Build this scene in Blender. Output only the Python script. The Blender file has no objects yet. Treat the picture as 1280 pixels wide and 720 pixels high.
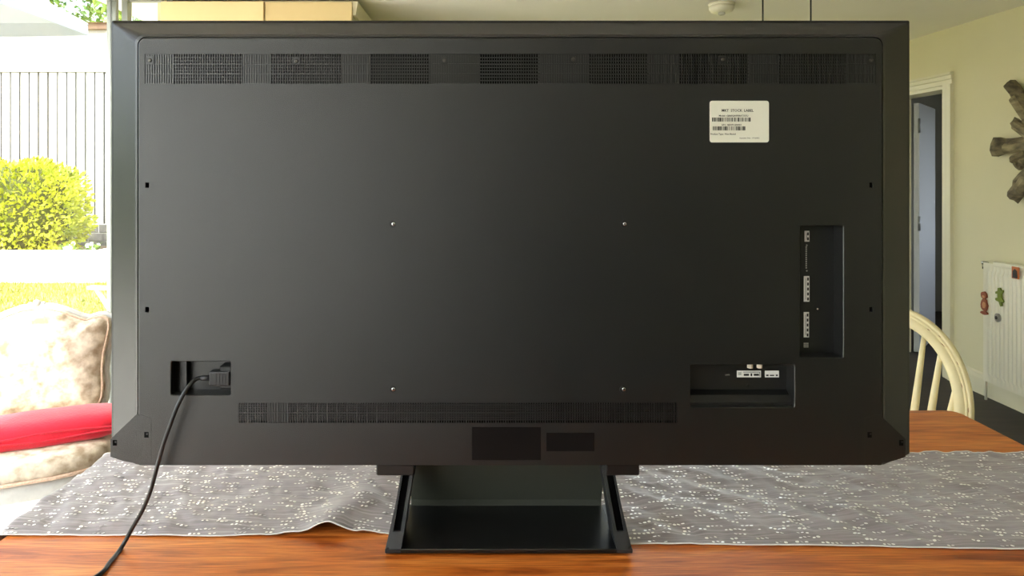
import bpy, bmesh, math, random
from mathutils import Vector, Matrix, noise

# ------------------------------------------------------------------ camera, sky, sun, exposure
SC = bpy.context.scene
COL = SC.collection
R = math.radians
CAM_Z = 1.395
FPX, CX, CY = 900.0, 608.0, 215.0          # focal length in pixels, optical axis in the 1280x720 frame

cam = bpy.data.cameras.new('camera')
cam.sensor_width = 36.0
cam.lens = FPX / 1280.0 * 36.0
cam.shift_x = (640.0 - CX) / 1280.0
cam.shift_y = -(360.0 - CY) / 1280.0
cam.clip_start = 0.05
cam_o = bpy.data.objects.new('camera', cam)
cam_o.location = (0, 0, CAM_Z)
cam_o.rotation_euler = (R(90), 0, 0)
COL.objects.link(cam_o)
SC.camera = cam_o

SUN_DIR = Vector((-0.27, -0.50, 0.82)).normalized()      # towards the sun
world = bpy.data.worlds.new('world')
SC.world = world
world.use_nodes = True
wt = world.node_tree
wt.nodes.clear()
sky = wt.nodes.new('ShaderNodeTexSky')
sky.sky_type = 'NISHITA'
sky.sun_disc = False
sky.sun_elevation = math.asin(SUN_DIR.z)
sky.sun_rotation = math.atan2(SUN_DIR.x, SUN_DIR.y)
sky.air_density = 1.0
sky.dust_density = 3.0
sky.ozone_density = 1.0
hsv = wt.nodes.new('ShaderNodeHueSaturation')
hsv.inputs['Saturation'].default_value = 0.45
bg = wt.nodes.new('ShaderNodeBackground')
bg.inputs['Strength'].default_value = 0.40
wo = wt.nodes.new('ShaderNodeOutputWorld')
wt.links.new(sky.outputs[0], hsv.inputs['Color'])
wt.links.new(hsv.outputs[0], bg.inputs[0])
wt.links.new(bg.outputs[0], wo.inputs[0])

sun = bpy.data.lights.new('sun', 'SUN')
sun.energy = 2.7
sun.angle = R(0.6)
sun.color = (1.0, 0.95, 0.86)
sun_o = bpy.data.objects.new('sun', sun)
sun_o.rotation_euler = SUN_DIR.to_track_quat('Z', 'Y').to_euler()
sun_o.location = (-6, -6, 12)
COL.objects.link(sun_o)


def portal(name, loc, target, sx, sy):
    l = bpy.data.lights.new(name, 'AREA')
    l.shape = 'RECTANGLE'
    l.size, l.size_y = sx, sy
    l.cycles.is_portal = True
    o = bpy.data.objects.new(name, l)
    o.location = loc
    o.rotation_euler = (Vector(target) - Vector(loc)).to_track_quat('-Z', 'Y').to_euler()
    COL.objects.link(o)


portal('sky_portal', (-2.22, -0.45, 1.18), (0, -0.45, 1.18), 8.9, 2.34)
portal('sky_portal', (1.2, 6.56, 1.5), (1.2, 5, 1.5), 3.0, 1.4)
portal('sky_portal', (4.80, 5.0, 1.5), (4, 5.0, 1.5), 1.4, 1.2)

vs = SC.view_settings
vs.view_transform = 'Standard'
vs.look = 'None'
vs.gamma = 1.0
vs.use_curve_mapping = False
vs.exposure = 1.9
SC.cycles.use_denoising = True
SC.cycles.max_bounces = 10
SC.cycles.diffuse_bounces = 6
SC.cycles.transparent_max_bounces = 16
SC.cycles.sample_clamp_indirect = 8.0

random.seed(7)


# ------------------------------------------------------------------ helpers
def W(px, py, d):
    """a point of the room seen at photo pixel (px, py) and standing d metres away"""
    return Vector(((px - CX) / FPX * d, d, CAM_Z - (py - CY) / FPX * d))


def WX(px, d): return (px - CX) / FPX * d
def WZ(py, d): return CAM_Z - (py - CY) / FPX * d


def lin(c):
    return tuple(((v / 12.92) if v <= 0.04045 else ((v + 0.055) / 1.055) ** 2.4) for v in c)


def hexc(h):
    return lin(tuple(int(h[i:i + 2], 16) / 255 for i in (0, 2, 4))) + (1.0,)


MATS = {}


def mat(name, col, rough=0.6, metal=0.0, var=0.0, vscale=8.0, stretch=(1, 1, 1), bump=0.0, bscale=200.0,
        spec=0.5, coat=0.0, col2=None, emit=None, trans=0.0, sheen=0.0):
    if name in MATS:
        return MATS[name]
    m = bpy.data.materials.new(name)
    m.use_nodes = True
    nt = m.node_tree
    b = nt.nodes['Principled BSDF']
    c = hexc(col)
    b.inputs['Base Color'].default_value = c
    b.inputs['Roughness'].default_value = rough
    b.inputs['Metallic'].default_value = metal
    b.inputs['Specular IOR Level'].default_value = spec
    b.inputs['Coat Weight'].default_value = coat
    b.inputs['Coat Roughness'].default_value = 0.12
    b.inputs['Sheen Weight'].default_value = sheen
    tc = nt.nodes.new('ShaderNodeTexCoord')
    mp = nt.nodes.new('ShaderNodeMapping')
    mp.inputs['Scale'].default_value = stretch
    nt.links.new(tc.outputs['Object'], mp.inputs['Vector'])
    if var > 0 or col2:
        n = nt.nodes.new('ShaderNodeTexNoise')
        n.inputs['Scale'].default_value = vscale
        n.inputs['Detail'].default_value = 5
        nt.links.new(mp.outputs[0], n.inputs['Vector'])
        rmp = nt.nodes.new('ShaderNodeValToRGB')
        rmp.color_ramp.elements[0].position = 0.32
        rmp.color_ramp.elements[1].position = 0.68
        c2 = hexc(col2) if col2 else tuple(min(1, v * (1 + var)) for v in c[:3]) + (1,)
        c1 = c if col2 else tuple(v * (1 - var) for v in c[:3]) + (1,)
        rmp.color_ramp.elements[0].color = c1
        rmp.color_ramp.elements[1].color = c2
        nt.links.new(n.outputs['Fac'], rmp.inputs[0])
        nt.links.new(rmp.outputs[0], b.inputs['Base Color'])
    if bump > 0:
        n2 = nt.nodes.new('ShaderNodeTexNoise')
        n2.inputs['Scale'].default_value = bscale
        n2.inputs['Detail'].default_value = 3
        nt.links.new(mp.outputs[0], n2.inputs['Vector'])
        bp = nt.nodes.new('ShaderNodeBump')
        bp.inputs['Strength'].default_value = bump
        bp.inputs['Distance'].default_value = 0.002
        nt.links.new(n2.outputs['Fac'], bp.inputs['Height'])
        nt.links.new(bp.outputs[0], b.inputs['Normal'])
    MATS[name] = m
    return m


class MB:
    """collects shapes; build() links them as one mesh object"""
    def __init__(self):
        self.v, self.f, self.smooth = [], [], []

    def add(self, verts, faces, smooth=False, M=None):
        k = len(self.v)
        for p in verts:
            p = Vector(p)
            self.v.append(M @ p if M else p)
        for f in faces:
            self.f.append(tuple(i + k for i in f))
            self.smooth.append(smooth)
        return self

    def box(self, x0, x1, y0, y1, z0, z1, M=None):
        vs_ = [(x, y, z) for x in (x0, x1) for y in (y0, y1) for z in (z0, z1)]
        return self.add(vs_, [(0, 1, 3, 2), (4, 6, 7, 5), (0, 4, 5, 1), (2, 3, 7, 6), (0, 2, 6, 4), (1, 5, 7, 3)], False, M)

    def bbox(self, x0, x1, y0, y1, z0, z1, bev=0.004, seg=2, M=None):
        bm = bmesh.new()
        bmesh.ops.create_cube(bm, size=1)
        for v in bm.verts:
            v.co = Vector(((x0 + x1) / 2 + v.co.x * (x1 - x0), (y0 + y1) / 2 + v.co.y * (y1 - y0), (z0 + z1) / 2 + v.co.z * (z1 - z0)))
        bmesh.ops.bevel(bm, geom=bm.edges[:], offset=bev, segments=seg, affect='EDGES', profile=0.5)
        bm.verts.index_update()
        self.add([v.co.copy() for v in bm.verts], [tuple(v.index for v in f.verts) for f in bm.faces], False, M)
        bm.free()
        return self

    def hexa(self, a, b, M=None):
        """two quads of four points each, joined"""
        return self.add(list(a) + list(b), [(3, 2, 1, 0), (4, 5, 6, 7), (0, 1, 5, 4), (1, 2, 6, 5), (2, 3, 7, 6), (3, 0, 4, 7)], False, M)

    def loft(self, loops, closed=True, cap0=False, cap1=False, smooth=False, M=None):
        n = len(loops[0])
        vv = [p for l in loops for p in l]
        ff = []
        for k in range(len(loops) - 1):
            for i in range(n if closed else n - 1):
                j = (i + 1) % n
                ff.append((k * n + i, k * n + j, (k + 1) * n + j, (k + 1) * n + i))
        self.add(vv, ff, smooth, M)
        k0 = len(self.v) - len(vv)
        if cap0:
            self.f.append(tuple(k0 + i for i in reversed(range(n)))); self.smooth.append(False)
        if cap1:
            self.f.append(tuple(k0 + (len(loops) - 1) * n + i for i in range(n))); self.smooth.append(False)
        return self

    def tube(self, pts, rad, n=8, caps=True, M=None, flat=1.0):
        pts = [Vector(p) for p in pts]
        loops = []
        up = Vector((0, 0, 1))
        prev = None
        for i, p in enumerate(pts):
            t = (pts[min(i + 1, len(pts) - 1)] - pts[max(i - 1, 0)]).normalized()
            if prev is None:
                a = t.cross(up)
                if a.length < 0.05:
                    a = t.cross(Vector((1, 0, 0)))
                a.normalize()
            else:
                a = (prev - t * prev.dot(t)).normalized()
            prev = a
            b = t.cross(a)
            r = rad[i] if isinstance(rad, (list, tuple)) else rad
            loops.append([p + (a * math.cos(q * 2 * math.pi / n) + b * flat * math.sin(q * 2 * math.pi / n)) * r for q in range(n)])
        return self.loft(loops, True, caps, caps, True, M)

    def lathe(self, prof, n=20, M=None, caps=True):
        loops = [[Vector((r * math.cos(q * 2 * math.pi / n), r * math.sin(q * 2 * math.pi / n), z)) for q in range(n)] for r, z in prof]
        return self.loft(loops, True, caps, caps, True, M)

    def prism(self, poly, y0, y1, M=None):
        """polygon in x,z pulled from y0 to y1"""
        n = len(poly)
        vv = [(x, y0, z) for x, z in poly] + [(x, y1, z) for x, z in poly]
        ff = [tuple(range(n)), tuple(reversed(range(n, 2 * n)))]
        ff += [(i, i + n, (i + 1) % n + n, (i + 1) % n) for i in range(n)]
        return self.add(vv, ff, False, M)

    def build(self, name, m, parent=None, world=False, auto=35):
        off = Vector((0, 0, 0))
        if world and parent is not None:
            r = parent
            while r.parent:
                r = r.parent
            off = r.location
        me = bpy.data.meshes.new(name)
        me.from_pydata([tuple(p - off) for p in self.v], [], self.f)
        me.polygons.foreach_set('use_smooth', self.smooth)
        me.materials.append(m)
        bm = bmesh.new(); bm.from_mesh(me)
        bmesh.ops.recalc_face_normals(bm, faces=bm.faces[:])
        bm.to_mesh(me); bm.free()
        me.update()
        o = bpy.data.objects.new(name, me)
        COL.objects.link(o)
        if parent is not None:
            o.parent = parent
        return o


def tag(o, label=None, cat=None, group=None, kind=None):
    if label: o['label'] = label
    if cat: o['category'] = cat
    if group: o['group'] = group
    if kind: o['kind'] = kind
    return o


def thing(name, label, cat, loc=(0, 0, 0), rz=0.0, group=None, kind=None):
    o = bpy.data.objects.new(name, None)
    o.empty_display_size = 0.05
    o.location = loc
    o.rotation_euler = (0, 0, rz)
    COL.objects.link(o)
    return tag(o, label, cat, group, kind)


def struct(name, mb, m, label=None, cat=None):
    o = mb.build(name, m)
    return tag(o, label, cat, None, 'structure')


def ref(name, src, parent, loc=(0, 0, 0), rot=(0, 0, 0), scale=(1, 1, 1), m=None):
    """another piece that shares the mesh of src"""
    o = src.copy()
    o.name = name
    COL.objects.link(o)
    o.parent = parent
    o.location, o.rotation_euler, o.scale = loc, rot, scale
    return o


def text_mesh(name, s, size, m, parent, loc, rot=(R(90), 0, 0), align='LEFT', sx=1.0):
    cu = bpy.data.curves.new(name, 'FONT')
    cu.body = s
    cu.size = size
    cu.align_x = align
    cu.extrude = 0.00005
    cu.offset = 0.00011 * size / 0.006
    cu.resolution_u = 2
    t = bpy.data.objects.new(name + '_curve', cu)
    COL.objects.link(t)
    dg = bpy.context.evaluated_depsgraph_get()
    me = bpy.data.meshes.new_from_object(t.evaluated_get(dg))
    bpy.data.objects.remove(t)
    bpy.data.curves.remove(cu)
    me.materials.clear()
    me.materials.append(m)
    o = bpy.data.objects.new(name, me)
    COL.objects.link(o)
    o.parent = parent
    o.location, o.rotation_euler, o.scale = loc, rot, (sx, 1, 1)
    return o


def rrect(x0, x1, z0, z1, r, n=5, y=0.0, rb=None):
    """rounded rectangle in the x-z plane at depth y; rb is the radius of the two lower corners"""
    rb = r if rb is None else rb
    out = []
    for cx, cz, rr, a0 in ((x1, z1, r, 0), (x0, z1, r, 90), (x0, z0, rb, 180), (x1, z0, rb, 270)):
        sx = -1 if cx == x1 else 1
        sz = -1 if cz == z1 else 1
        for k in range(n + 1):
            a = R(a0 + 90.0 * k / n)
            out.append(Vector((cx + sx * rr + rr * math.cos(a), y, cz + sz * rr + rr * math.sin(a))))
    return out


# ------------------------------------------------------------------ materials
M_PLASTIC = mat('tv_plastic', '111110', 0.31, bump=0.25, bscale=900, var=0.06, vscale=14, spec=0.68)
M_BEVEL = mat('tv_bevel', '10100f', 0.4, bump=0.2, bscale=900, spec=0.28)
M_PLASTIC2 = mat('tv_plastic_dark', '0e0e0e', 0.4, bump=0.1, bscale=900)
M_GLOSSBLK = mat('gloss_black', '0d0d0e', 0.3, spec=0.5)
M_BLACK = mat('opening_shade', '020202', 0.9, spec=0.05)  # shade inside slots and vents put into the colour
M_GRILLE = mat('grille_plastic_lit', '1b1b1a', 0.34, spec=0.62)  # lighter than the cover: light caught by the slats put into the colour
M_STAND = mat('stand_metal', '2a2b2d', 0.36, metal=0.2)
M_CHROME = mat('chrome', 'cfcfcf', 0.2, metal=1.0)
M_LABEL = mat('label_paper', 'd9d6c6', 0.55, var=0.02)
M_INK = mat('ink', '1d1a17', 0.7)
M_RATING = mat('rating_label', '0d0807', 0.75, spec=0.12)
M_PORTLBL = mat('port_label', 'e4e2dc', 0.4)
M_WALL = mat('wall_paint', 'd8d1ae', 0.85, var=0.015, vscale=3, bump=0.15, bscale=120)
M_CEIL = mat('ceiling_paint', 'f1eee2', 0.9, var=0.01, vscale=3)
M_TRIM = mat('trim_gloss', 'dad4b8', 0.4)
M_CREAM = mat('cupboard_cream', 'dfc796', 0.5, var=0.01)
M_CREAM_SHADED = mat('cupboard_cream_shaded', 'd0ba88', 0.5, var=0.01)  # same cream, with the right door's shade put into the colour
M_GREIGE = mat('cupboard_side', 'c4b99a', 0.5)
M_FLOOR = mat('dark_floor', '2e2620', 0.6, var=0.35, vscale=3, stretch=(1, 8, 1))
M_RUG = mat('rug_wool', 'e8e4dc', 0.95, var=0.06, vscale=30, bump=0.6, bscale=150)
M_HALL = mat('hall_paint', 'b9b8b2', 0.8)
M_DOORW = mat('door_white', 'b4b7b8', 0.45)
M_WHITE = mat('white_enamel', 'e0dac4', 0.35)
M_WCHAIR = mat('cream_chair_paint', 'efe2b4', 0.45, var=0.05, vscale=25, bump=0.1, bscale=120)
M_WORN = mat('worn_wood', '8a5f35', 0.6)
M_CORD = mat('cord_rubber', '1f2022', 0.42)
M_DRIFT = mat('driftwood', '3a3226', 0.9, col2='8a7d60', vscale=9, stretch=(1, 3, 3), bump=0.9, bscale=60)
M_DRIFT2 = mat('driftwood_pale', '5c523d', 0.9, col2='a29574', vscale=11, stretch=(1, 3, 3), bump=0.9, bscale=60)
M_MIRROR = mat('mirror', 'd8dcdc', 0.03, metal=1.0)
M_RED = mat('red_fleece', 'd3122f', 0.9, var=0.1, vscale=30, bump=0.6, bscale=120, sheen=0.3)
M_DAMASK = mat('damask', '94826a', 0.75, col2='ddd3c2', vscale=26, bump=0.3, bscale=140)
M_CHFRAME = mat('chair_frame_grey', 'b9bab8', 0.5, var=0.1, vscale=30)
M_PIPING = mat('braid', 'c3a894', 0.8, var=0.2, vscale=140)
M_ALU = mat('frame_grey', '7d8078', 0.4)
M_PATIO = mat('paving', 'e2ded5', 0.9, var=0.06, vscale=5)
M_LAWN = mat('lawn_soil', '6f7a26', 0.95, col2='a3934a', vscale=1.2)
M_BLADE = mat('grass_blade', '8f8634', 0.8, col2='6c7c22', vscale=2)
M_RENDER = mat('white_render', 'cfcdc8', 0.9, var=0.02)
M_FENCE = mat('fence_paint', 'a9a8a4', 0.85, var=0.04, vscale=9, stretch=(6, 1, 1))
M_BLOCK = mat('grey_block', '5f5d58', 0.95, var=0.12, vscale=12)
M_MORTAR = mat('mortar', 'b5b3ae', 0.95)
M_SOIL = mat('soil', '6a563e', 0.95, var=0.2, vscale=9)
M_LEAFY = mat('bush_leaf', '84920c', 0.6, col2='c2c41e', vscale=4)
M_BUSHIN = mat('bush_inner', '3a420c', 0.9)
M_LEAFG = mat('tree_leaf', '3f6a1e', 0.6, col2='7f9c34', vscale=0.8)
M_BARK = mat('bark', '8b7a62', 0.9, var=0.2, vscale=10)
M_PETAL = mat('petal', 'f6f4ee', 0.7)
M_STEM = mat('stem_green', '6f8b35', 0.7)
M_CANVAS = mat('parasol_canvas', '9fa5a8', 0.85)
M_ROOF = mat('roof_tile', '9c7a5c', 0.9, var=0.2, vscale=8)
M_FASCIA = mat('fascia', '7c6048', 0.8)
M_POT = mat('terracotta', 'b46a45', 0.85)


def wood_material():
    m = bpy.data.materials.new('oiled_wood')
    m.use_nodes = True
    nt = m.node_tree
    b = nt.nodes['Principled BSDF']
    tc = nt.nodes.new('ShaderNodeTexCoord')
    mp = nt.nodes.new('ShaderNodeMapping')
    mp.inputs['Scale'].default_value = (0.9, 9.0, 3.0)
    nt.links.new(tc.outputs['Object'], mp.inputs[0])
    n1 = nt.nodes.new('ShaderNodeTexNoise')
    n1.inputs['Scale'].default_value = 2.2
    n1.inputs['Detail'].default_value = 8
    n1.inputs['Roughness'].default_value = 0.62
    n1.inputs['Distortion'].default_value = 1.1
    nt.links.new(mp.outputs[0], n1.inputs['Vector'])
    r1 = nt.nodes.new('ShaderNodeValToRGB')
    cr = r1.color_ramp
    cr.elements[0].position = 0.36; cr.elements[0].color = hexc('8a3c12')
    cr.elements[1].position = 0.66; cr.elements[1].color = hexc('e59044')
    e = cr.elements.new(0.47); e.color = hexc('c66a24')
    nt.links.new(n1.outputs['Fac'], r1.inputs[0])
    mp2 = nt.nodes.new('ShaderNodeMapping')
    mp2.inputs['Scale'].default_value = (6, 160, 20)
    nt.links.new(tc.outputs['Object'], mp2.inputs[0])
    n2 = nt.nodes.new('ShaderNodeTexNoise')
    n2.inputs['Scale'].default_value = 2.0
    n2.inputs['Detail'].default_value = 4
    nt.links.new(mp2.outputs[0], n2.inputs['Vector'])
    r2 = nt.nodes.new('ShaderNodeValToRGB')
    r2.color_ramp.elements[0].position = 0.35; r2.color_ramp.elements[0].color = (0.5, 0.42, 0.36, 1)
    r2.color_ramp.elements[1].position = 0.62; r2.color_ramp.elements[1].color = (1, 1, 1, 1)
    nt.links.new(n2.outputs['Fac'], r2.inputs[0])
    mx = nt.nodes.new('ShaderNodeMix'); mx.data_type = 'RGBA'; mx.blend_type = 'MULTIPLY'
    mx.inputs[0].default_value = 0.8
    nt.links.new(r1.outputs[0], mx.inputs[6]); nt.links.new(r2.outputs[0], mx.inputs[7])
    nt.links.new(mx.outputs[2], b.inputs['Base Color'])
    b.inputs['Roughness'].default_value = 0.38
    bp = nt.nodes.new('ShaderNodeBump'); bp.inputs['Strength'].default_value = 0.15; bp.inputs['Distance'].default_value = 0.001
    nt.links.new(n2.outputs['Fac'], bp.inputs['Height'])
    nt.links.new(bp.outputs[0], b.inputs['Normal'])
    return m


def runner_material():
    m = bpy.data.materials.new('runner_weave')
    m.use_nodes = True
    nt = m.node_tree
    b = nt.nodes['Principled BSDF']
    tc = nt.nodes.new('ShaderNodeTexCoord')
    mp = nt.nodes.new('ShaderNodeMapping'); mp.inputs['Scale'].default_value = (5, 190, 5)
    nt.links.new(tc.outputs['Object'], mp.inputs[0])
    n1 = nt.nodes.new('ShaderNodeTexNoise'); n1.inputs['Scale'].default_value = 1.0; n1.inputs['Detail'].default_value = 4
    nt.links.new(mp.outputs[0], n1.inputs['Vector'])
    r1 = nt.nodes.new('ShaderNodeValToRGB')
    r1.color_ramp.elements[0].position = 0.40; r1.color_ramp.elements[0].color = hexc('786f70')
    r1.color_ramp.elements[1].position = 0.72; r1.color_ramp.elements[1].color = hexc('b5afad')
    e = r1.color_ramp.elements.new(0.58); e.color = hexc('8e8485')
    nt.links.new(n1.outputs['Fac'], r1.inputs[0])
    nt.links.new(r1.outputs[0], b.inputs['Base Color'])
    b.inputs['Roughness'].default_value = 0.55
    b.inputs['Sheen Weight'].default_value = 0.3
    bp = nt.nodes.new('ShaderNodeBump'); bp.inputs['Strength'].default_value = 0.5; bp.inputs['Distance'].default_value = 0.001
    nt.links.new(n1.outputs['Fac'], bp.inputs['Height'])
    nt.links.new(bp.outputs[0], b.inputs['Normal'])
    return m


def glass_material():
    m = bpy.data.materials.new('window_glass')
    m.use_nodes = True
    nt = m.node_tree
    nt.nodes.clear()
    out = nt.nodes.new('ShaderNodeOutputMaterial')
    tr = nt.nodes.new('ShaderNodeBsdfTransparent'); tr.inputs[0].default_value = (0.97, 0.985, 0.98, 1)
    gl = nt.nodes.new('ShaderNodeBsdfGlossy'); gl.inputs['Roughness'].default_value = 0.0
    lw = nt.nodes.new('ShaderNodeLayerWeight'); lw.inputs[0].default_value = 0.5
    pw = nt.nodes.new('ShaderNodeMath'); pw.operation = 'POWER'; pw.inputs[1].default_value = 4.0
    nt.links.new(lw.outputs['Facing'], pw.inputs[0])
    fr = nt.nodes.new('ShaderNodeMath'); fr.operation = 'MULTIPLY_ADD'; fr.inputs[1].default_value = 0.35; fr.inputs[2].default_value = 0.03
    nt.links.new(pw.outputs[0], fr.inputs[0])
    mx = nt.nodes.new('ShaderNodeMixShader')
    nt.links.new(fr.outputs[0], mx.inputs[0]); nt.links.new(tr.outputs[0], mx.inputs[1]); nt.links.new(gl.outputs[0], mx.inputs[2])
    nt.links.new(mx.outputs[0], out.inputs[0])
    return m


M_WOOD, M_RUNNER, M_GLASS = wood_material(), runner_material(), glass_material()

# ------------------------------------------------------------------ the room
WL, WR, CEIL, REAR, FAR = -2.08, 3.12, 2.365, -5.0, 6.4
struct('floor', MB().box(WL - 0.1, 4.8, REAR - 0.1, 7.4, -0.1, 0.0), M_FLOOR, 'dark brown wooden floor of the dining room')
struct('ceiling', MB().box(WL - 0.12, 4.8, REAR - 0.1, 7.4, CEIL, CEIL + 0.12), M_CEIL, 'plain off-white ceiling')
BW0, BW1, BWZ0, BWZ1 = -0.3, 2.7, 0.85, 2.25
struct('wall_back', MB().box(-0.76, BW0, FAR, FAR + 0.12, 0, CEIL).box(BW1, WR, FAR, FAR + 0.12, 0, CEIL).box(BW0, BW1, FAR, FAR + 0.12, 0, BWZ0).box(BW0, BW1, FAR, FAR + 0.12, BWZ1, CEIL), M_WALL, 'cream far wall hidden behind the television')
struct('wall_rear', MB().box(WL - 0.1, WR, REAR - 0.1, REAR, 0, CEIL), mat('rear_wall_dark', '2f2d2a', 0.8), 'unseen wall behind the viewer, made dark to dim the television reflections')  # colour picked dark so the television back reflects less light
DN, DF, DTOP, WT = 4.905, 5.60, 1.985, 0.17      # doorway in the right wall
wr = MB().box(WR, WR + WT, REAR, DN, 0, CEIL).box(WR, WR + WT, DF, FAR, 0, CEIL).box(WR, WR + WT, DN, DF, DTOP, CEIL)
struct('wall_right', wr, M_WALL, 'pale yellow painted wall with a doorway and a radiator')
struct('wall_left', MB().box(-1.84, -0.74, 4.62, 4.74, 0, CEIL).box(-1.84, -1.802, 4.03, 4.62, 0, CEIL).box(-0.86, -0.74, 4.74, FAR, 0, CEIL),
       M_WALL, 'cream wall carrying the tall cupboard')
# skirting
sk = MB()
for (y0, y1) in ((REAR, DN - 0.1), (DF + 0.1, FAR)):
    prof = [(WR - 0.018, 0.0), (WR - 0.018, 0.10), (WR - 0.013, 0.115), (WR - 0.013, 0.125), (WR, 0.135)]
    sk.loft([[Vector((x, y, z)) for x, z in prof] for y in (y0, y1)], closed=False)
struct('baseboard_right', sk, M_TRIM, 'white moulded skirting board below the radiator')
# architrave: stepped moulding round the doorway
ar = MB()
for y0, y1 in ((DN - 0.10, DN), (DF, DF + 0.10)):
    s = -1 if y0 < DN else 1
    inner, outer = (y1, y0) if s < 0 else (y0, y1)
    pr = [(0, inner), (-0.014, inner), (-0.014, inner + s * 0.03), (-0.019, inner + s * 0.036), (-0.019, inner + s * 0.06), (-0.026, inner + s * 0.072), (-0.026, outer), (0, outer)]
    ar.loft([[Vector((WR + dx, y, z)) for dx, y in pr] for z in (0.0, DTOP + abs(0.0))], closed=True, cap0=True, cap1=True)
pr = [(0, 0), (-0.014, 0), (-0.014, 0.03), (-0.019, 0.036), (-0.019, 0.06), (-0.026, 0.066), (-0.026, 0.080), (0, 0.080)]
ar.loft([[Vector((WR + dx, y, DTOP + dz)) for dx, dz in pr] for y in (DN - 0.10, DF + 0.10)], closed=True, cap0=True, cap1=True)
struct('trim_1', ar, M_TRIM, 'cream moulded architrave round the doorway')
ln = MB().box(WR, WR + WT, DN, DN + 0.025, 0, DTOP).box(WR, WR + WT, DF - 0.025, DF, 0, DTOP).box(WR, WR + WT, DN, DF, DTOP - 0.025, DTOP)
struct('trim_2', ln, M_TRIM, 'painted door lining inside the doorway')
# open door leaf in the hall
door = thing('door_1', 'white door standing open into the dim hall', 'door', (WR + WT + 0.02, DF - 0.06, 0), math.atan2(0.70, 0.60), kind='structure')
MB().bbox(0, 0.68, -0.02, 0.02, 0.01, 1.925, 0.003, 1).build('door_leaf', M_DOORW, door)
for hz in (0.25, 1.0, 1.75):
    hb = MB().lathe([(0.009, -0.055), (0.009, 0.055)], 10, Matrix.Translation((-0.012, -0.02, hz)))
    hb.box(-0.012, 0.0, -0.022, -0.012, hz - 0.05, hz + 0.05)
    hb.build('hinge', mat('hinge_steel', '8d8f90', 0.4, metal=0.8), door)
hd = MB().tube([(0.62, 0.02, 1.0), (0.62, 0.07, 1.0), (0.60, 0.078, 1.0), (0.50, 0.078, 1.0)], 0.009, 8)
hd.lathe([(0.028, 0), (0.028, 0.008)], 16, Matrix.Translation((0.62, 0.028, 1.0)) @ Matrix.Rotation(R(90), 4, 'X'))
hd.build('door_handle', M_CHROME, door)
# the hall beyond
hl = MB().box(4.66, 4.78, 4.0, 4.3, 0, CEIL).box(4.66, 4.78, 5.7, 7.3, 0, CEIL).box(4.66, 4.78, 4.3, 5.7, 0, 0.9).box(4.66, 4.78, 4.3, 5.7, 2.1, CEIL)
hl.box(WR + WT, 4.78, 7.2, 7.3, 0, CEIL).box(WR + WT, 4.78, 3.9, 4.0, 0, CEIL).box(WR, WR + WT, FAR, 7.2, 0, CEIL)
struct('wall_hall', hl, M_HALL, 'grey painted hall walls beyond the doorway')

# glazing on the garden side: slim frames and panes from floor to ceiling
def glazed(name, label, p0, p1, z0, z1, posts):
    w = thing(name, label, 'window', kind='structure')
    d = (Vector(p1) - Vector(p0)); L = d.length
    M = Matrix.Translation(p0) @ Matrix.Rotation(math.atan2(d.y, d.x), 4, 'Z')
    fr = MB()
    fr.box(0, L, -0.02, 0.02, z0, z0 + 0.03, M).box(0, L, -0.02, 0.02, z1 - 0.02, z1, M)
    fr.build('window_frame', M_ALU, w)
    for t in posts:
        MB().box(t - 0.016, t + 0.016, -0.025, 0.025, z0, z1, M).build('post', M_ALU, w)
    for a, b in zip(posts[:-1], posts[1:]):
        MB().box(a + 0.016, b - 0.016, -0.004, 0.004, z0 + 0.03, z1 - 0.02, M).build('pane', M_GLASS, w)
    return w


# left run: parallel to the line of sight; far return: faces the room beside the cupboard
LY0, LY1 = -4.95, 4.02
glazed('window_1', 'full height garden glazing with slim grey posts', (WL, LY0, 0), (WL, LY1, 0), 0.0, CEIL,
       [0.02, 2.0, 4.0, 5.95, 7.965, LY1 - LY0 - 0.012])
glazed('window_2', 'narrow full height window between garden corner and cupboard', (WL + 0.06, 4.02, 0), (-1.805, 4.02, 0), 0.0, CEIL, [0.012, 0.213 + 0.05])

glazed('fill_window', 'added wide window hidden behind the television to brighten the room', (BW0, FAR + 0.06, 0), (BW1, FAR + 0.06, 0), BWZ0, BWZ1, [0.016, 1.0, 2.0, 2.984])  # no window known here; added to light the ceiling and right wall
# tall cream cupboard
cb = thing('tall_cupboard', 'tall cream cupboard with two doors reaching the ceiling', 'cupboard', (-1.27, 4.0, 0))
CF = 3.97
MB().box(-1.797, -0.742, CF + 0.03, 4.6, 0.0, CEIL - 0.02).build('carcass', M_GREIGE, cb, True)
XS = WX(330, CF)
dl = MB().bbox(-1.797, XS - 0.004, CF, CF + 0.028, 0.10, CEIL - 0.03, 0.002, 1).build('door', M_CREAM, cb, True)
drr = MB().bbox(XS + 0.004, -0.744, CF + 0.012, CF + 0.03, 0.10, CEIL - 0.03, 0.002, 1).build('door', M_CREAM_SHADED, cb, True)
for d_, hx in ((dl, XS - 0.05), (drr, XS + 0.05)):
    yy = CF if d_ is dl else CF + 0.012
    MB().tube([(hx, yy, 0.95), (hx, yy - 0.03, 0.96), (hx, yy - 0.03, 1.14), (hx, yy, 1.15)], 0.006, 8).build('handle', M_CHROME, d_, True)
cn = MB().hexa([(-0.742, CF + 0.03, CEIL - 0.10), (-0.728, CF + 0.03, CEIL - 0.10), (-0.715, CF + 0.03, CEIL - 0.022), (-0.742, CF + 0.03, CEIL - 0.022)],
               [(-0.742, 4.6, CEIL - 0.10), (-0.728, 4.6, CEIL - 0.10), (-0.715, 4.6, CEIL - 0.022), (-0.742, 4.6, CEIL - 0.022)])
cn.build('cornice', M_TRIM, cb, True)
MB().box(-1.797, -0.742, CF + 0.05, 4.6, 0.0, 0.0999).build('plinth', M_GREIGE, cb, True)

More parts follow.
